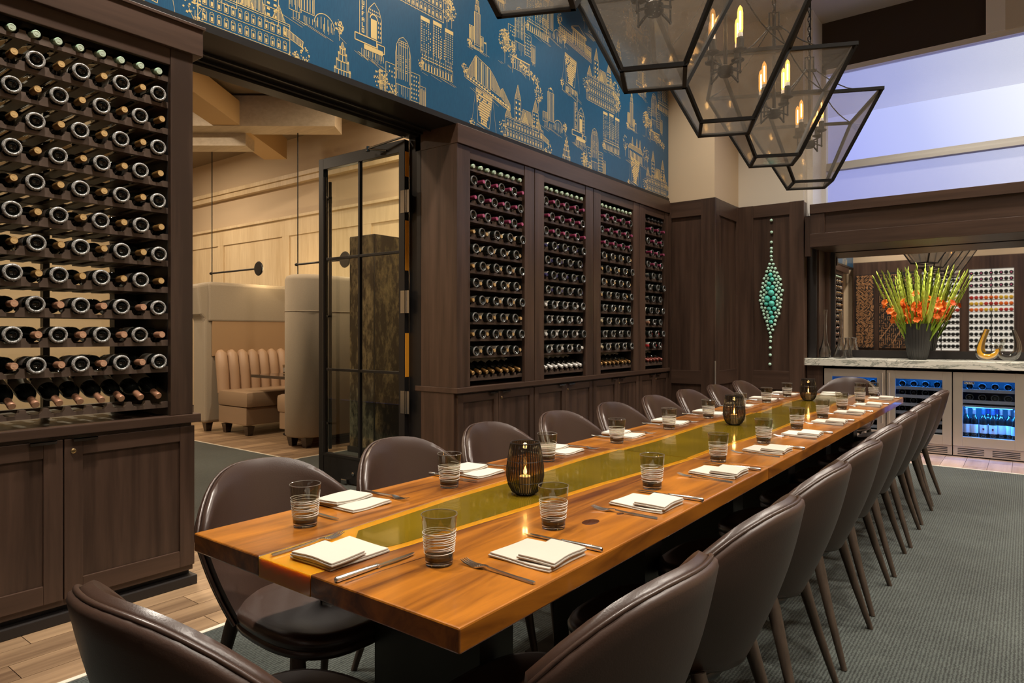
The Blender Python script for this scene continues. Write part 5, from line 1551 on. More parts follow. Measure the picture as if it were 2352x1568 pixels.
up_body = MB().lathe([(0.0005, 0.004), (0.030, 0.0), (0.036, 0.003), (0.0375, 0.01), (0.0375, 0.175), (0.036, 0.19), (0.030, 0.207), (0.021, 0.222), (0.0155, 0.236), (0.0145, 0.25), (0.0142, 0.298)], 18).mesh('glass_body', 'bottle_glass', 50)
up_label = MB().lathe([(0.0379, 0.045), (0.0379, 0.135)], 18, None, False, False).mesh('paper_label', 'white_paint', 60)
up_cap = MB().lathe([(0.0152, 0.235), (0.0150, 0.285), (0.0162, 0.286), (0.0162, 0.30), (0.0005, 0.301)], 14, None, False, False).mesh('foil_capsule', 'cap_purple', 50)
up_cap2 = MB().lathe([(0.0152, 0.235), (0.0150, 0.285), (0.0162, 0.286), (0.0162, 0.30), (0.0005, 0.301)], 14, None, False, False).mesh('foil_capsule', 'cap_darkred', 50)
CX = [(-1.883, -1.242), (-1.239, -0.624), (-0.620, -0.005), (0.0, 0.615)]
NM = ['the leftmost, behind the end chair', 'the middle one, its handle beside its neighbour', 'with upright bottles below', 'the one out of frame']
for q in range(3):
    lab = ['steel wine cooler partly hidden by the far end chair', 'steel wine cooler between its two neighbours, six shelves of lying bottles', 'steel wine cooler with upright bottles under two shelves'][q]
    t_, iw, levels = cooler(lab, CX[q][0], CX[q][1], (1, -1, 0)[q], ('wine', 'wine', 'mixed')[q])
    xc = (CX[q][0] + CX[q][1]) / 2
    cw = ['cooler behind end chair', 'middle cooler', 'cooler with upright bottles'][q]
    for li, z in enumerate(levels):
        for k in range(4):
            if q == 0 and li > 1:
                continue
            lying('dark bottle lying foot outward, ' + ORD[k] + ' on ' + ORD[li] + ' shelf of ' + cw, xc - iw + 0.055 + k * (2 * iw - 0.11) / 3, 8.46 + 0.10, z + 0.0385)
    if q == 2:
        for k, (dx, dy, tall) in enumerate(((-0.195, 0.12, 0), (-0.125, 0.12, 0), (-0.045, 0.13, 1), (0.035, 0.13, 1), (0.105, 0.16, 0), (0.175, 0.16, 0), (0.225, 0.11, 0), (-0.01, 0.24, 1), (0.07, 0.24, 1))):
            w_ = (ORD[k] + ' in the front row') if k < 7 else ('left' if k == 7 else 'right') + ' of the two in the back row'
            b_ = thing('upright_bottle', 'white labelled bottle standing in the cooler, ' + w_, 'bottle', (xc + dx, 8.46 + dy, 0.2075), RNG.uniform(0, 6), 'upright bottles in the wine cooler')
            put(up_body, 'glass_body', b_); put(up_label, 'paper_label', b_); put(up_cap if tall else up_cap2, 'foil_capsule', b_)
            if tall and k < 7:
                b_.rotation_euler = (0, 0, 0)
                MB().prism([(-0.008, 0.086), (0.0, 0.078), (0.008, 0.086), (0.008, 0.100), (-0.008, 0.100)], lambda a, b, d_: (a, d_ + 0.0002 * 0, b), -0.0388, -0.0375).build('crest', 'cap_magenta', b_)
tag(MB().box(0.0, 2.2, 8.48, 9.05, 0.0, 0.92).build('counter_cabinet', 'dark_wood'), 'dark wood cabinet that carries the counter beyond the coolers', 'cabinet')

# ------------------------------------------------------------------ on the counter
CT = 1.004
vase = thing('flower_vase', 'tall black ribbed vase holding the orange gladioli', 'vase', (-0.965, 8.72, CT))
rows = []
for (r_, z) in [(0.075, 0.0), (0.085, 0.004), (0.105, 0.08), (0.122, 0.18), (0.130, 0.28), (0.128, 0.36), (0.125, 0.402), (0.116, 0.402), (0.115, 0.35), (0.10, 0.10), (0.02, 0.02)]:
    rows.append([Vector(((r_ + (0.0035 * math.cos(28 * a) if z < 0.402 and r_ > 0.07 else 0)) * math.cos(a), (r_ + (0.0035 * math.cos(28 * a) if z < 0.402 and r_ > 0.07 else 0)) * math.sin(a), z)) for a in [2 * PI * k / 140 for k in range(140)]])
MB().grid(rows, closed_u=True).build('ribbed_body', 'vase_ceramic', vase, 60)
rr = random.Random(21)
leaf_me = MB().grid([[Vector((-0.006 * (1 - q) ** 0.5, 0, 0.30 * q)), Vector((0, 0.002, 0.30 * q)), Vector((0.006 * (1 - q) ** 0.5, 0, 0.30 * q))] for q in [i / 8 for i in range(9)]]).mesh('leaf', 'leaf_green', 60)
def floret_mesh(mat, seed):
    r2 = random.Random(seed); mb = MB()
    for k in range(6):
        an = 2 * PI * k / 6 + r2.uniform(-0.2, 0.2)
        rows = []
        for q in range(5):
            t_ = q / 4
            w = 0.020 * math.sin(PI * (0.12 + 0.80 * t_)) ; rad = 0.006 + 0.038 * t_; zz = 0.030 * t_ - 0.020 * t_ * t_ * t_ + r2.uniform(-0.002, 0.002)
            c_, s_ = math.cos(an), math.sin(an)
            rows.append([Vector((rad * c_ - w * s_ * e_, rad * s_ + w * c_ * e_, zz + 0.006 * abs(e_))) for e_ in (-1, -0.4, 0.4, 1)])
        mb.grid(rows)
    mb.lathe([(0.003, -0.02), (0.006, 0.0), (0.007, 0.008)], 8)
    return mb.mesh('floret', mat, 80)
flor = [floret_mesh('petal_orange', 1), floret_mesh('petal_orange', 2), floret_mesh('petal_red', 3)]
bud_me = MB().lathe([(0.0005, -0.006), (0.007, 0.004), (0.0085, 0.014), (0.005, 0.034), (0.0005, 0.046)], 8).mesh('bud', 'bud_green', 60)
NST = 28
stems = []
for i in range(NST):
    an = 2 * PI * i * 0.381966 + rr.uniform(-0.2, 0.2)
    q = math.sqrt((i + 0.5) / NST)
    lean = 0.50 * q
    L = rr.uniform(0.83, 1.0) - 0.10 * q
    bx, by = 0.065 * q * math.cos(an), 0.065 * q * math.sin(an)
    dirv = Vector((math.sin(lean) * math.cos(an), math.sin(lean) * math.sin(an) * 0.55, math.cos(lean))).normalized()
    bend = Vector((0, 0, 1)) * 0.05 * q
    g = thing('gladiolus', 'x', 'flower', (-0.965 + bx, 8.72 + by, CT + 0.10), 0, 'gladiolus stems in the vase')
    stems.append((-0.965 + bx + dirv.x * L, g))
    def P_(t_):
        return dirv * (L * t_) + bend * (t_ * t_)
    MB().tube([P_(t_ / 8) for t_ in range(9)], [0.0085 - 0.0050 * t_ / 8 for t_ in range(9)], 6).build('stem', 'leaf_green', g, 70)
    aim = dirv.to_track_quat('Z', 'Y')
    bloom_hi = rr.uniform(0.54, 0.68) if rr.random() < 0.78 else 0.0
    n = 15
    for k in range(n):
        t_ = 0.42 + 0.57 * k / (n - 1)
        sd = 1 if k % 2 else -1
        tw = rr.uniform(0, 6.28) if t_ < bloom_hi else an + PI / 2 * sd
        out_v = Vector((math.cos(tw), math.sin(tw), 0.35 if t_ < bloom_hi else 1.5)).normalized()
        if t_ < bloom_hi and rr.random() < 0.35:
            continue
        if t_ < bloom_hi:
            o = put(flor[rr.choice((0, 0, 1, 1, 2))], 'floret', g, loc=P_(t_) + out_v * 0.022)
            o.rotation_euler = out_v.to_track_quat('Z', 'Y').to_euler(); s_ = rr.uniform(0.75, 1.1); o.scale = (s_, s_, s_)
        else:
            s_ = 2.1 - 1.2 * (t_ - 0.42) / 0.57
            o = put(bud_me, 'bud', g, loc=P_(t_))
            o.rotation_euler = (out_v * 0.35 + dirv).normalized().to_track_quat('Z', 'Y').to_euler(); o.scale = (s_, s_, s_ * 1.25)
    for k in range(1):
        o = put(leaf_me, 'leaf', g, loc=P_(0.22 + 0.16 * k))
        tw = rr.uniform(0, 6.28)
        o.rotation_euler = (dirv + Vector((math.cos(tw), math.sin(tw), 0)) * 0.25).normalized().to_track_quat('Z', 'X').to_euler(); o.scale = (1.5, 1, rr.uniform(0.7, 1.1))

for k, (xx, g) in enumerate(sorted(stems, key=lambda q: q[0])):
    g['label'] = 'green and orange gladiolus stem in the black vase, its tip ' + ORD[k] + ' from the left'

def hollow(prof, th=0.0028):
    return [(0.0005, prof[0][1])] + prof + [(r_ - th, z) for r_, z in reversed(prof[1:])] + [(0.0005, prof[1][1] + th)]
d1 = thing('decanter', 'tall slender clear glass decanter with a slanted lip', 'decanter', (-1.905, 8.62, CT), 0, 'glass decanters on the marble counter')
MB().lathe(hollow([(0.030, 0.0), (0.058, 0.012), (0.066, 0.045), (0.060, 0.085), (0.040, 0.150), (0.024, 0.22), (0.0185, 0.32), (0.018, 0.48), (0.026, 0.575)]), 24, None, False, False).build('glass_body', 'decanter_glass', d1, 60)
MB().tube([(0.026 * math.cos(2 * PI * k / 20), 0.026 * math.sin(2 * PI * k / 20), 0.576) for k in range(20)], 0.002, 5, closed=True).build('lip', 'solid_glass', d1, 60)
MB().tube([(-0.066, 0, 0.045), (-0.060, 0, 0.085), (-0.04, 0, 0.15), (-0.025, 0, 0.22), (-0.019, 0, 0.32), (-0.018, 0, 0.40)], [0.010, 0.009, 0.006, 0.004, 0.003, 0.002], 6).build('dark_stripe', 'black_steel', d1, 60)
for (lab, x, y, w) in (('wide-based clear carafe in front of the mirror edge', -1.745, 8.64, 0.072), ('clear carafe behind the other, close to the mirror', -1.71, 8.86, 0.062)):
    d2 = thing('carafe', lab, 'decanter', (x, y, CT), 0, 'glass decanters on the marble counter')
    MB().lathe(hollow([(0.05, 0.0), (w, 0.006), (w + 0.004, 0.025), (w * 0.85, 0.06), (0.042, 0.115), (0.028, 0.16), (0.026, 0.20), (0.031, 0.238)]), 24, None, False, False).build('glass_body', 'decanter_glass', d2, 60)
    MB().tube([(0.031 * math.cos(2 * PI * k / 20), 0.031 * math.sin(2 * PI * k / 20), 0.239) for k in range(20)], 0.003, 5, closed=True).build('lip', 'solid_glass', d2, 60)
def loop_path(kind):
    pts = []; rad = []
    if kind == 6:                       # like a figure six: tall spout, ring to its right
        for (a, z, r_) in ((-0.015, 0.335, 0.017), (-0.03, 0.29, 0.018), (-0.05, 0.23, 0.020), (-0.068, 0.17, 0.026), (-0.075, 0.11, 0.034), (-0.055, 0.062, 0.042), (0.0, 0.044, 0.043), (0.055, 0.066, 0.036), (0.082, 0.115, 0.025), (0.068, 0.165, 0.016), (0.03, 0.185, 0.011), (-0.012, 0.172, 0.008)):
            pts.append((a, 0, z)); rad.append(r_)
    else:                               # like a U with a pointed spout
        for (a, z, r_) in ((0.045, 0.335, 0.012), (0.052, 0.30, 0.018), (0.066, 0.25, 0.022), (0.080, 0.19, 0.028), (0.082, 0.12, 0.036), (0.055, 0.062, 0.043), (0.0, 0.045, 0.043), (-0.05, 0.066, 0.036), (-0.068, 0.12, 0.026), (-0.055, 0.18, 0.019), (-0.035, 0.235, 0.012)):
            pts.append((a, 0, z)); rad.append(r_)
    return pts, rad
for (lab, x, y, kind, rz) in (('clear loop-shaped decanter with a yellow core and dark stripe', -0.33, 8.70, 6, 0.1), ('clear U-shaped decanter at the edge of the photograph', -0.155, 8.80, 0, -0.1)):
    d3 = thing('loop_decanter', lab, 'decanter', (x, y, CT), rz, 'glass decanters on the marble counter')
    c_, q_ = loop_path(kind)
    p_, r_ = [], []
    for i in range(len(c_) - 1):                       # smooth the path through its control points
        P0_, P1_, P2_, P3_ = (Vector(c_[max(i - 1, 0)]), Vector(c_[i]), Vector(c_[i + 1]), Vector(c_[min(i + 2, len(c_) - 1)]))
        for k in range(5):
            u = k / 5
            p_.append(tuple(0.5 * (2 * P1_ + (P2_ - P0_) * u + (2 * P0_ - 5 * P1_ + 4 * P2_ - P3_) * u * u + (3 * P1_ - P0_ - 3 * P2_ + P3_) * u ** 3)))
            r_.append(q_[i] + (q_[i + 1] - q_[i]) * u)
    p_.append(c_[-1]); r_.append(q_[-1])
    MB().tube(p_, r_, 20).build('glass_body', 'decanter_clear', d3, 60)
    if kind == 6:
        MB().tube([(a + 0.004, 0.0, z + 0.004) for a, b2, z in p_[:42]], [q * 0.62 for q in r_[:42]], 14).build('yellow_core', 'yellow_glass', d3, 60)
        MB().tube([(a - q * 0.72, -0.006, z - 0.003) for (a, b2, z), q in zip(p_[:27], r_[:27])], 0.0035, 6).build('dark_stripe', 'black_steel', d3, 60)
    else:
        MB().tube([(a - q * 0.6, -0.006, z) for (a, b2, z), q in zip(p_[:27], r_[:27])], 0.004, 6).build('dark_stripe', 'black_steel', d3, 60)

# ------------------------------------------------------------------ wall sculpture of green beads
spots = [(209, 107, 0), (211, 220, 0), (209, 315, 0), (209, 373, 0), (209, 408, 0), (208, 448, 0), (211, 484, 0), (193, 521, 0), (226, 524, 0), (182, 560, 0), (214, 557, 0), (245, 566, 0), (167, 590, 0), (202, 587, 0), (234, 598, 0), (262, 609, 0),
         (161, 630, 0), (202, 625, 1), (242, 635, 0), (274, 645, 0), (142, 657, 0), (179, 658, 0), (217, 668, 1), (256, 670, 0), (291, 670, 0), (132, 702, 0), (163, 686, 0), (190, 707, 1), (238, 702, 0), (272, 700, 0), (297, 721, 0),
         (127, 741, 0), (155, 725, 0), (180, 752, 1), (221, 742, 1), (260, 731, 0), (285, 754, 0), (112, 783, 0), (143, 769, 0), (165, 791, 0), (211, 795, 2), (252, 766, 0), (277, 788, 0), (311, 776, 0), (110, 819, 0), (142, 811, 0), (255, 815, 0), (299, 817, 0),
         (130, 841, 0), (175, 848, 2), (233, 845, 1), (274, 842, 0), (105, 864, 0), (138, 871, 0), (262, 876, 0), (299, 863, 0), (118, 898, 0), (164, 898, 1), (214, 896, 2), (263, 910, 0), (289, 894, 0), (120, 932, 0), (153, 937, 0), (191, 944, 1), (237, 944, 1), (289, 931, 0),
         (135, 964, 0), (171, 975, 0), (207, 984, 1), (274, 961, 0), (248, 985, 0), (279, 993, 0), (140, 996, 0), (178, 1008, 0), (151, 1031, 0), (185, 1036, 0), (220, 1028, 1), (259, 1021, 0), (169, 1065, 0), (207, 1071, 1), (246, 1058, 0), (176, 1102, 0), (211, 1113, 0), (240, 1095, 0),
         (183, 1137, 0), (222, 1146, 0), (198, 1175, 0), (203, 1214, 0), (201, 1254, 0), (199, 1315, 0), (199, 1383, 0), (196, 1470, 0)]
sc = thing('bead_sculpture', 'long diamond of mint and teal beads on the dark panel', 'wall art', (-2.465, 8.40, 1.8))
bead = {0: MB().sphere((0, 0, 0), 0.0182, 14, 10).mesh('bead', 'sphere_mint', 80), 1: MB().sphere((0, 0, 0), 0.0265, 16, 12).mesh('bead', 'sphere_teal', 80), 2: MB().sphere((0, 0, 0), 0.036, 18, 12).mesh('bead', 'sphere_teal', 80)}
for (a, b2, k) in spots:
    put(bead[k], 'bead', sc, loc=((a - 205) * 0.00128, -(0.020, 0.026, 0.034)[k], 2.671 - 1.8 - (b2 - 107) * 0.001282))

# ------------------------------------------------------------------ wall behind the camera, seen in the bar mirror
YB = -0.35
wb = struct(MB().box(-3.9, 3.4, YB - 0.25, YB - 0.2, 0, CEIL).build('wall_back', 'cream_plaster'), 'cream wall behind the camera, seen in the mirror', 'wall')
pan = struct(MB().box(-3.43, -1.98, YB - 0.2, YB - 0.02, 0, 3.05).box(-1.98, 3.2, YB - 0.2, YB - 0.02, 2.75, 3.05).box(-1.98, 3.2, YB - 0.2, YB - 0.02, 0, 0.9).box(-1.20, -1.06, YB - 0.2, YB - 0.02, 0.9, 2.75).box(-0.20, 3.2, YB - 0.2, YB - 0.02, 0.9, 2.75)
             .build('wall_back.001', 'dark_wood'), 'dark wood panelling seen in the mirror', 'wall')
def sticks(label, x0, x1, z0, z1, n, seed, ortho):
    t_ = thing('carved_panel', label, 'panel', ((x0 + x1) / 2, YB, z0))
    MB().box(-(x1 - x0) / 2 - 0.02, (x1 - x0) / 2 + 0.02, -0.02, 0.0, -0.02, z1 - z0 + 0.02).build('backing', 'black_wood', t_)
    r2 = random.Random(seed); mb = MB()
    hw = (x1 - x0) / 2; hz = z1 - z0
    if ortho:
        g = 0.042
        nx, nz = int(2 * hw / g), int(hz / g)
        for i in range(nx + 1):
            for j in range(nz + 1):
                p = (-hw + i * g, 0.004, j * g)
                for (dx, dz) in ((g, 0), (0, g)):
                    if r2.random() < 0.47 and -hw <= p[0] + dx <= hw and p[2] + dz <= hz:
                        mb.bar(p, (p[0] + dx, 0.004, p[2] + dz), 0.008, 0.008, up=(0, 1, 0), ext=0.004)
        for (a, b2, c_, d_) in ((-hw, 0.2, hw, 1.25), (-0.1, 0.1, hw, 0.9)):
            mb.bar((a, 0.004, b2), (c_, 0.004, d_), 0.013, 0.009, up=(0, 1, 0))
    else:
        cell = 0.095
        for i in range(int(2 * hw / cell) + 1):
            for j in range(int(hz / cell) + 1):
                an = r2.choice((0, PI / 2, PI / 4, -PI / 4, 0.3, 1.2, -0.6)) + r2.uniform(-0.1, 0.1)
                cx_, cz_ = -hw + (i + 0.5) * cell, (j + 0.5) * cell
                for k in range(5):
                    o = (k - 2) * 0.019; L = r2.uniform(0.02, 0.055)
                    a = cx_ - math.sin(an) * o + r2.uniform(-0.02, 0.02); c_ = cz_ + math.cos(an) * o
                    p = (a - math.cos(an) * L, 0.004, c_ - math.sin(an) * L); q = (a + math.cos(an) * L, 0.004, c_ + math.sin(an) * L)
                    cl = lambda v: (max(-hw, min(hw, v[0])), 0.004, max(0, min(hz, v[2])))
                    p, q = cl(p), cl(q)
                    if (Vector(q) - Vector(p)).length > 0.01:
                        mb.bar(p, q, 0.0095, 0.008, up=(0, 1, 0))
    o = mb.build('copper_inlay', 'copper_inlay', t_); o['kind'] = 'stuff'
sticks('panel with dense copper strokes, reflected at the left of the mirror', -3.36, -2.98, 0.95, 2.72, 1, 3, False)
sticks('panel with a copper maze of lines, reflected behind the flowers', -2.84, -2.12, 0.95, 2.75, 1, 4, True)
ST2 = {}
for (x0, x1, nb, w_) in ((-1.96, -1.22, 9, 'first'), (-1.04, -0.22, 9, 'second')):
    t_ = thing('lit_rack', 'backlit wine rack seen in the mirror, ' + ('behind the flowers' if nb and x0 < -1.5 else 'above the loop decanters'), 'wine rack', ((x0 + x1) / 2, YB, 0.9))
    hw = (x1 - x0) / 2
    MB().box(-hw, hw, -0.195, -0.19, 0.0, 1.85).build('lit_back', 'rack_backlight', t_)
    MB().box(-hw - 0.02, -hw, -0.19, 0.0, 0, 1.85).box(hw, hw + 0.02, -0.19, 0.0, 0, 1.85).build('side', 'dark_wood', t_)
    MB().box(-0.01, 0.01, -0.19, -0.18, 0, 1.85).build('mullion', 'black_steel', t_)
    for r_ in range(13):
        z = 0.06 + r_ * 0.138
        MB().box(-hw, hw, -0.17, -0.02, z - 0.012, z).build('shelf', 'dark_wood_across', t_)
        for k in range(nb):
            x = (x0 + x1) / 2 - hw + (k + 0.5) * 2 * hw / nb
            colr = 'bottle_glass'
            if r_ in (6, 7, 8):
                colr = ('amber_bottle', 'yellow_bottle', 'red_bottle')[(r_ + (k // 3)) % 3]
            ST2.setdefault(colr, MB()).lathe([(0.0005, 0.0), (0.034, 0.0), (0.0415, 0.006), (0.0415, 0.14), (0.02, 0.16)], 12, Matrix.Translation((x, YB - 0.015, 0.9 + z + 0.0415)) @ Matrix.Rotation(PI / 2, 4, 'X'))
            if r_ > 9 and k % 2 == 0:
                ST2.setdefault('cap_magenta_seal', MB()).lathe([(0.0005, 0.0), (0.016, 0.0), (0.016, 0.02)], 10, Matrix.Translation((x, YB - 0.005, 0.9 + z + 0.0415)) @ Matrix.Rotation(PI / 2, 4, 'X'))
pm('amber_bottle', (0.75, 0.14, 0.01), 0.2, trans=0.4); pm('yellow_bottle', (0.70, 0.42, 0.02), 0.2, trans=0.4); pm('red_bottle', (0.45, 0.03, 0.02), 0.2, trans=0.4)
mb_root = bpy.data.objects.new('mirrored_bottles', None); COL.objects.link(mb_root)
tag(mb_root, 'bottles in the backlit racks reflected in the bar mirror', 'bottles', None, 'stuff')
for mname, mb in ST2.items():
    o = mb.build('bottle_mass', mname, mb_root, 50); o['kind'] = 'stuff'
# no strip lights here; only the lit backs glow in the rear racks

# ------------------------------------------------------------------ steel door, folded open into the lounge
dl = struct(bpy.data.objects.new('door_1', None), 'open black steel door with glass panes and long pull bars', 'door')
COL.objects.link(dl)
dl.location = (-3.93, 3.74, 0); dl.rotation_euler = (0, 0, math.radians(1.0))
DWD, DH = 1.08, 2.845
def DB(nm, mat, *b, bev=0.002):
    return MB().box(*b, bev).build(nm, mat, dl)
st_ = 0.065
DB('stile', 'black_steel', -st_, 0, -0.025, 0.025, 0.012, DH); DB('stile', 'black_steel', -DWD, -DWD + st_, -0.025, 0.025, 0.012, DH)
DB('top_rail', 'black_steel', -DWD + st_, -st_, -0.025, 0.025, DH - 0.095, DH); DB('kick_plate', 'black_steel', -DWD + st_, -st_, -0.022, 0.022, 0.012, 0.24)
DB('bottom_rail', 'black_steel', -DWD + st_, -st_, -0.025, 0.025, 0.22, 0.245)
xm = -0.555
z1, z2 = 0.98, 1.955
DB('muntin', 'black_steel', xm - 0.011, xm + 0.011, -0.016, 0.016, 0.245, DH - 0.095)
for z in (z1, z2):
    DB('muntin', 'black_steel', -DWD + st_, -st_, -0.016, 0.016, z - 0.011, z + 0.011)
zz = [0.245, z1, z2, DH - 0.095]; xx = [-DWD + st_, xm, -st_]
for i in range(2):
    for j in range(3):
        MB().box(xx[i] + 0.002, xx[i + 1] - 0.002, -0.003, 0.003, zz[j] + 0.002, zz[j + 1] - 0.002).build('pane', 'pane_glass', dl)
for sy in (-1, 1):
    hx = -DWD + 0.145 if sy < 0 else -DWD + 0.03
    pb = MB().tube([(hx, sy * 0.075, 0.26), (hx, sy * 0.075, 2.66)], 0.016, 12)
    for z in (0.5, 1.45, 2.5):
        pb.tube([(hx, sy * 0.075, z), (hx - 0.06 if sy < 0 else hx, sy * 0.0, z)], 0.009, 8)
        pb.tube([(hx, sy * 0.075, z - 0.03), (hx, sy * 0.075, z + 0.03)], 0.018, 10)
    pb.build('pull_bar', 'black_steel', dl, 50)
for z in (0.75, 1.55, 2.35):
    MB().tube([(0.012, -0.02, z - 0.09), (0.012, -0.02, z + 0.09)], 0.011, 8).box(-0.045, 0.0, -0.027, -0.024, z - 0.09, z + 0.09).box(0.014, 0.05, -0.024, -0.02, z - 0.09, z + 0.09).build('hinge', 'dark_chrome', dl, 50)
for z0_, z1_ in ((1.8, 2.2), (2.55, 2.75), (0.95, 1.3)):
    DB('edge_strip', 'orange_edge', 0.0, 0.004, -0.02, 0.022, z0_, z1_)
MB().tube([(0.03, -0.05, DH + 0.012), (-0.33, -0.09, DH - 0.03), (-0.36, -0.09, DH - 0.035)], 0.009, 8).tube([(-0.36, -0.09, DH - 0.035), (-0.2, -0.032, DH - 0.06)], 0.009, 8).tube([(-0.36, -0.09, DH - 0.055), (-0.36, -0.09, DH - 0.015)], 0.017, 10).build('closer_arm', 'dark_chrome', dl, 50)
MB().lathe([(0.018, 0), (0.018, 0.006), (0.010, 0.010), (0.0005, 0.010)], 14, Matrix.Translation((-0.62, -0.022, 0.10)) @ Matrix.Rotation(PI / 2, 4, 'X')).build('floor_lock', 'dark_chrome', dl, 40)
MB().box(-0.75, -0.68, -0.05, -0.022, 0.012, 0.05, 0.006).build('floor_bolt', 'dark_chrome', dl)

# ------------------------------------------------------------------ lounge beyond the doors
def rounded_panel(mb, cx_, y0, y1, th, z0, z1, nseg=10):
    """upholstered wall along y with a round nose at y0 and a softly rounded top"""
    def outline(sc, dz):
        pts = []
        h_ = th / 2 * sc
        for k in range(nseg + 1):
            an = PI + PI * k / nseg
            pts.append(Vector((cx_ + h_ * math.cos(an), y0 + th / 2 + h_ * math.sin(an), dz)))
        pts.append(Vector((cx_ + h_, y1, dz))); pts.append(Vector((cx_ - h_, y1, dz)))
        return pts
    rings = [outline(0.92, z0), outline(1, z0 + 0.02), outline(1, z1 - 0.06), outline(0.94, z1 - 0.02), outline(0.78, z1)]
    mb.grid(rings, closed_u=True)
    n = len(rings[0])
    mb.add(rings[-1], [tuple(range(n))]); mb.add(rings[0], [tuple(range(n - 1, -1, -1))])
    return mb
def booth_leg(par, x, y):
    MB().add([(x - 0.05, y - 0.05, 0.12), (x + 0.05, y - 0.05, 0.12), (x + 0.05, y + 0.05, 0.12), (x - 0.05, y + 0.05, 0.12), (x - 0.032, y - 0.032, 0), (x + 0.032, y - 0.032, 0), (x + 0.032, y + 0.032, 0), (x - 0.032, y + 0.032, 0)],
             [(3, 2, 1, 0), (4, 5, 6, 7), (0, 1, 5, 4), (1, 2, 6, 5), (2, 3, 7, 6), (3, 0, 4, 7)]).build('leg', 'dark_table', par)
b1 = thing('booth_divider', 'high rounded beige booth divider standing on dark feet', 'booth', (0, 0, 0))
rounded_panel(MB(), -6.62, 4.48, 6.05, 0.52, 0.12, 1.97).build('upholstery', 'booth_fabric', b1, 50)
MB().tube([(-6.882, 6.0, 1.55), (-6.882, 4.74, 1.55)] + [(-6.62 + 0.262 * math.cos(PI + PI * k / 10), 4.74 + 0.262 * math.sin(PI + PI * k / 10), 1.55) for k in range(11)] + [(-6.358, 6.0, 1.55)], 0.004, 5).build('seam', 'booth_fabric', b1, 60)
booth_leg(b1, -6.75, 4.62); booth_leg(b1, -6.48, 4.62); booth_leg(b1, -6.48, 5.8)
b2 = thing('booth_bench', 'channel-backed tan leather bench in the lounge booth', 'bench', (0, 0, 0))
MB().box(-8.42, -7.72, 4.62, 6.0, 0.36, 0.56, 0.05).build('seat_cushion', 'booth_leather', b2, 50)
MB().box(-8.42, -7.76, 4.64, 6.0, 0.14, 0.36, 0.01).build('base', 'booth_leather', b2)
for k in range(9):
    y = 4.70 + k * 0.15
    MB().tube([(-8.40, y, 0.52), (-8.43, y, 0.8), (-8.47, y, 1.02), (-8.50, y, 1.05)], [0.075, 0.078, 0.076, 0.05], 10).build('back_channel', 'booth_channel', b2, 60)
booth_leg(b2, -7.83, 4.72); booth_leg(b2, -8.35, 4.72)
b3 = thing('booth_enclosure', 'tall winged beige booth back behind the tan bench', 'booth', (0, 0, 0))
MB().prism([(4.50, 0.12), (6.05, 0.12), (6.05, 1.98), (4.62, 1.98), (4.40, 1.93), (4.44, 1.55), (4.50, 1.48)], lambda a, b_, t_: (t_, a, b_), -8.82, -8.52).build('side_wing', 'booth_fabric', b3)
bevelled(b3.children[0], 0.04, 3)
MB().box(-8.52, -6.86, 5.93, 6.05, 1.45, 1.97, 0.03).build('upper_panel', 'booth_fabric', b3, 50)
MB().box(-8.52, -6.86, 5.96, 6.05, 0.5, 1.45).build('lower_panel', 'booth_fabric_tan', b3)
MB().box(-8.53, -8.50, 4.6, 6.0, 1.0, 1.48).build('side_panel', 'booth_fabric_tan', b3)
MB().box(-8.54, -8.49, 4.55, 6.0, 1.46, 1.95, 0.02).build('side_cap', 'booth_fabric', b3)
booth_leg(b3, -8.66, 4.62)
b4 = thing('booth_bench', 'beige bench facing the tan one, half behind the divider', 'bench', (0, 0, 0))
MB().box(-7.24, -6.88, 4.72, 5.95, 0.34, 0.56, 0.05).build('seat_cushion', 'booth_leather', b4, 50)
MB().box(-7.20, -6.88, 4.74, 5.95, 0.14, 0.35, 0.01).build('base', 'booth_leather', b4)
bt = thing('booth_table', 'small dark table between the two booth benches', 'table', (-7.42, 5.25, 0))
MB().prism([(-0.42, -0.50), (0.42, -0.50), (0.42, 0.62), (-0.42, 0.62)], lambda a, b_, z: (a, b_, z), 0.74, 0.775).build('top', 'dark_table', bt)
MB().tube([(0, 0, 0.02), (0, 0, 0.74)], 0.04, 12).build('post', 'black_steel', bt, 50)
MB().lathe([(0.26, 0.0), (0.26, 0.012), (0.06, 0.03)], 24).build('foot', 'black_steel', bt, 40)
copy_thing(protos['tumbler'], 'tumbler', 'small clear tumbler on the booth table in the lounge', (-7.60, 5.10, 0.775), (0, 0, 0))
b5 = thing('booth_bench', 'brown leather bench seen dimly through the door glass', 'bench', (0, 0, 0))
MB().box(-6.0, -5.0, 5.3, 6.0, 0.12, 0.56, 0.04).build('seat_cushion', 'booth_leather', b5, 50)
MB().box(-6.0, -5.0, 5.9, 6.05, 0.5, 1.3, 0.03).build('back_cushion', 'booth_leather', b5, 50)
col_ = thing('mirror_column', 'square column clad in foxed antique mirror behind the steel door', 'column', (-5.72, 4.98, 0))
MB().box(-0.20, 0.20, -0.20, 0.20, 0.05, 2.36).build('core', 'black_steel', col_)
for (nm, b_) in (('mirror_panel', (-0.195, 0.195, -0.208, -0.2, 0.06, 2.35)), ('mirror_panel', (0.2, 0.208, -0.195, 0.195, 0.06, 2.35)), ('mirror_panel', (-0.208, -0.2, -0.195, 0.195, 0.06, 2.35))):
    MB().box(*b_).build(nm, 'antique_mirror', col_)
MB().box(-0.22, 0.22, -0.22, 0.22, 0.0, 0.06).build('base', 'black_steel', col_)
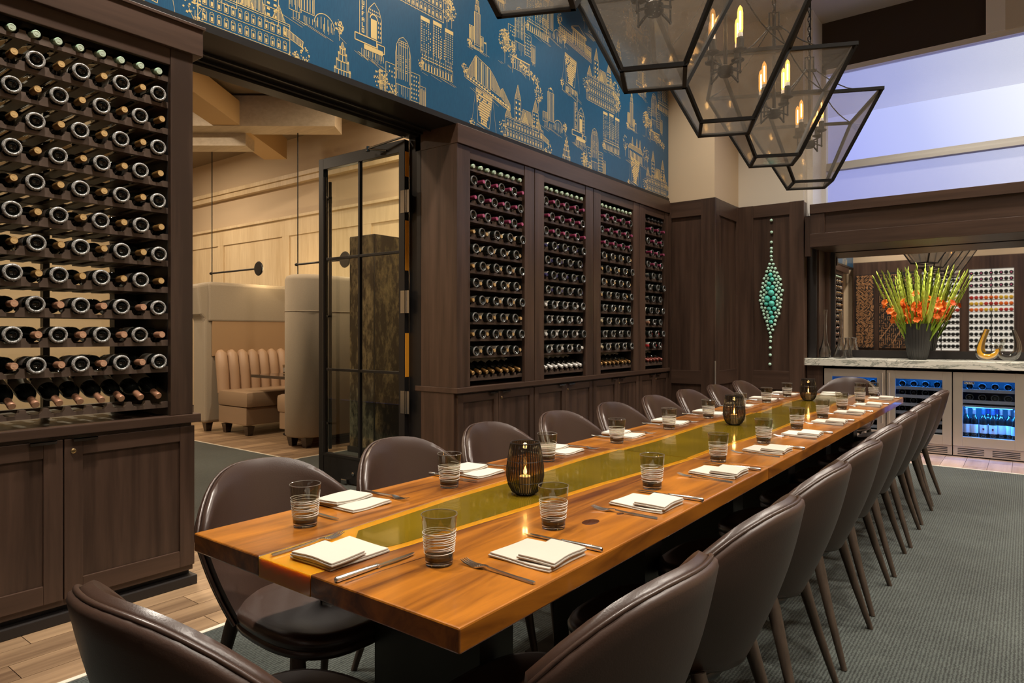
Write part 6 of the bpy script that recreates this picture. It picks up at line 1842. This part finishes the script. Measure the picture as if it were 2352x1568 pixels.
def wall_pendant(label, x, y, ztop, z, arm, dx):
    t_ = thing('disc_pendant', label, 'pendant lamp', (x, y, z), 0, 'disc pendants of the lounge')
    MB().tube([(0, 0, ztop - z), (0, 0, -0.13)], 0.008, 6).build('cord', 'black_steel', t_, 60)
    MB().lathe([(0.10, ztop - z), (0.10, ztop - z - 0.025), (0.03, ztop - z - 0.03)], 18).build('canopy', 'black_steel', t_, 40)
    MB().tube([(-0.03, 0, 0), (arm, 0, 0)], 0.013, 8).tube([(-0.04, 0, 0), (-0.02, 0, 0)], 0.02, 8).build('arm', 'black_steel', t_, 60)
    MB().lathe([(0.0005, -0.02), (0.09, -0.016), (0.10, 0.0), (0.09, 0.012), (0.0005, 0.014)], 24, Matrix.Translation((arm, 0, 0)) @ Matrix.Rotation(PI / 2, 4, 'X')).build('disc', 'black_steel', t_, 40)
    MB().lathe([(0.07, 0.0), (0.07, 0.004)], 20, Matrix.Translation((arm, 0.022, 0)) @ Matrix.Rotation(-PI / 2, 4, 'X')).build('led_face', 'led_warm', t_)
    l = bpy.data.lights.new('disc_light', 'POINT'); l.energy = 9; l.color = (1, 0.74, 0.42); l.shadow_soft_size = 0.05
    lo = bpy.data.objects.new('disc_light', l); lo.parent = t_; lo.location = (arm, 0.14, 0); COL.objects.link(lo)
glow('led_warm', (1.0, 0.8, 0.5), 4)
wall_pendant('black disc pendant on a long cord, the farther of two', -9.62, 5.2, 4.30, 2.19, 1.23, 1)
wall_pendant('black disc pendant on a long cord, seen beside the steel door', -7.487, 5.2, 4.30, 2.19, 0.95, 1)
# ceiling timbers
def timber(label, p, q, w, h_, mat='pale_oak_beam'):
    t_ = struct(MB().bar(p, q, w, h_).build('beam', mat), label, 'beam')
    return t_
timber('pale oak ceiling beam above the tan bench', (-10.2, 2.92, 4.08), (-6.98, 5.45, 4.08), 0.36, 0.38)
timber('short pale oak ceiling beam behind the other', (-9.8, 3.6, 3.88), (-8.12, 4.91, 3.88), 0.30, 0.30)
timber('diagonal pale oak ceiling beam', (-6.5, 2.3, 4.14), (-8.75, 5.7, 4.0), 0.34, 0.30, 'oak_warm')
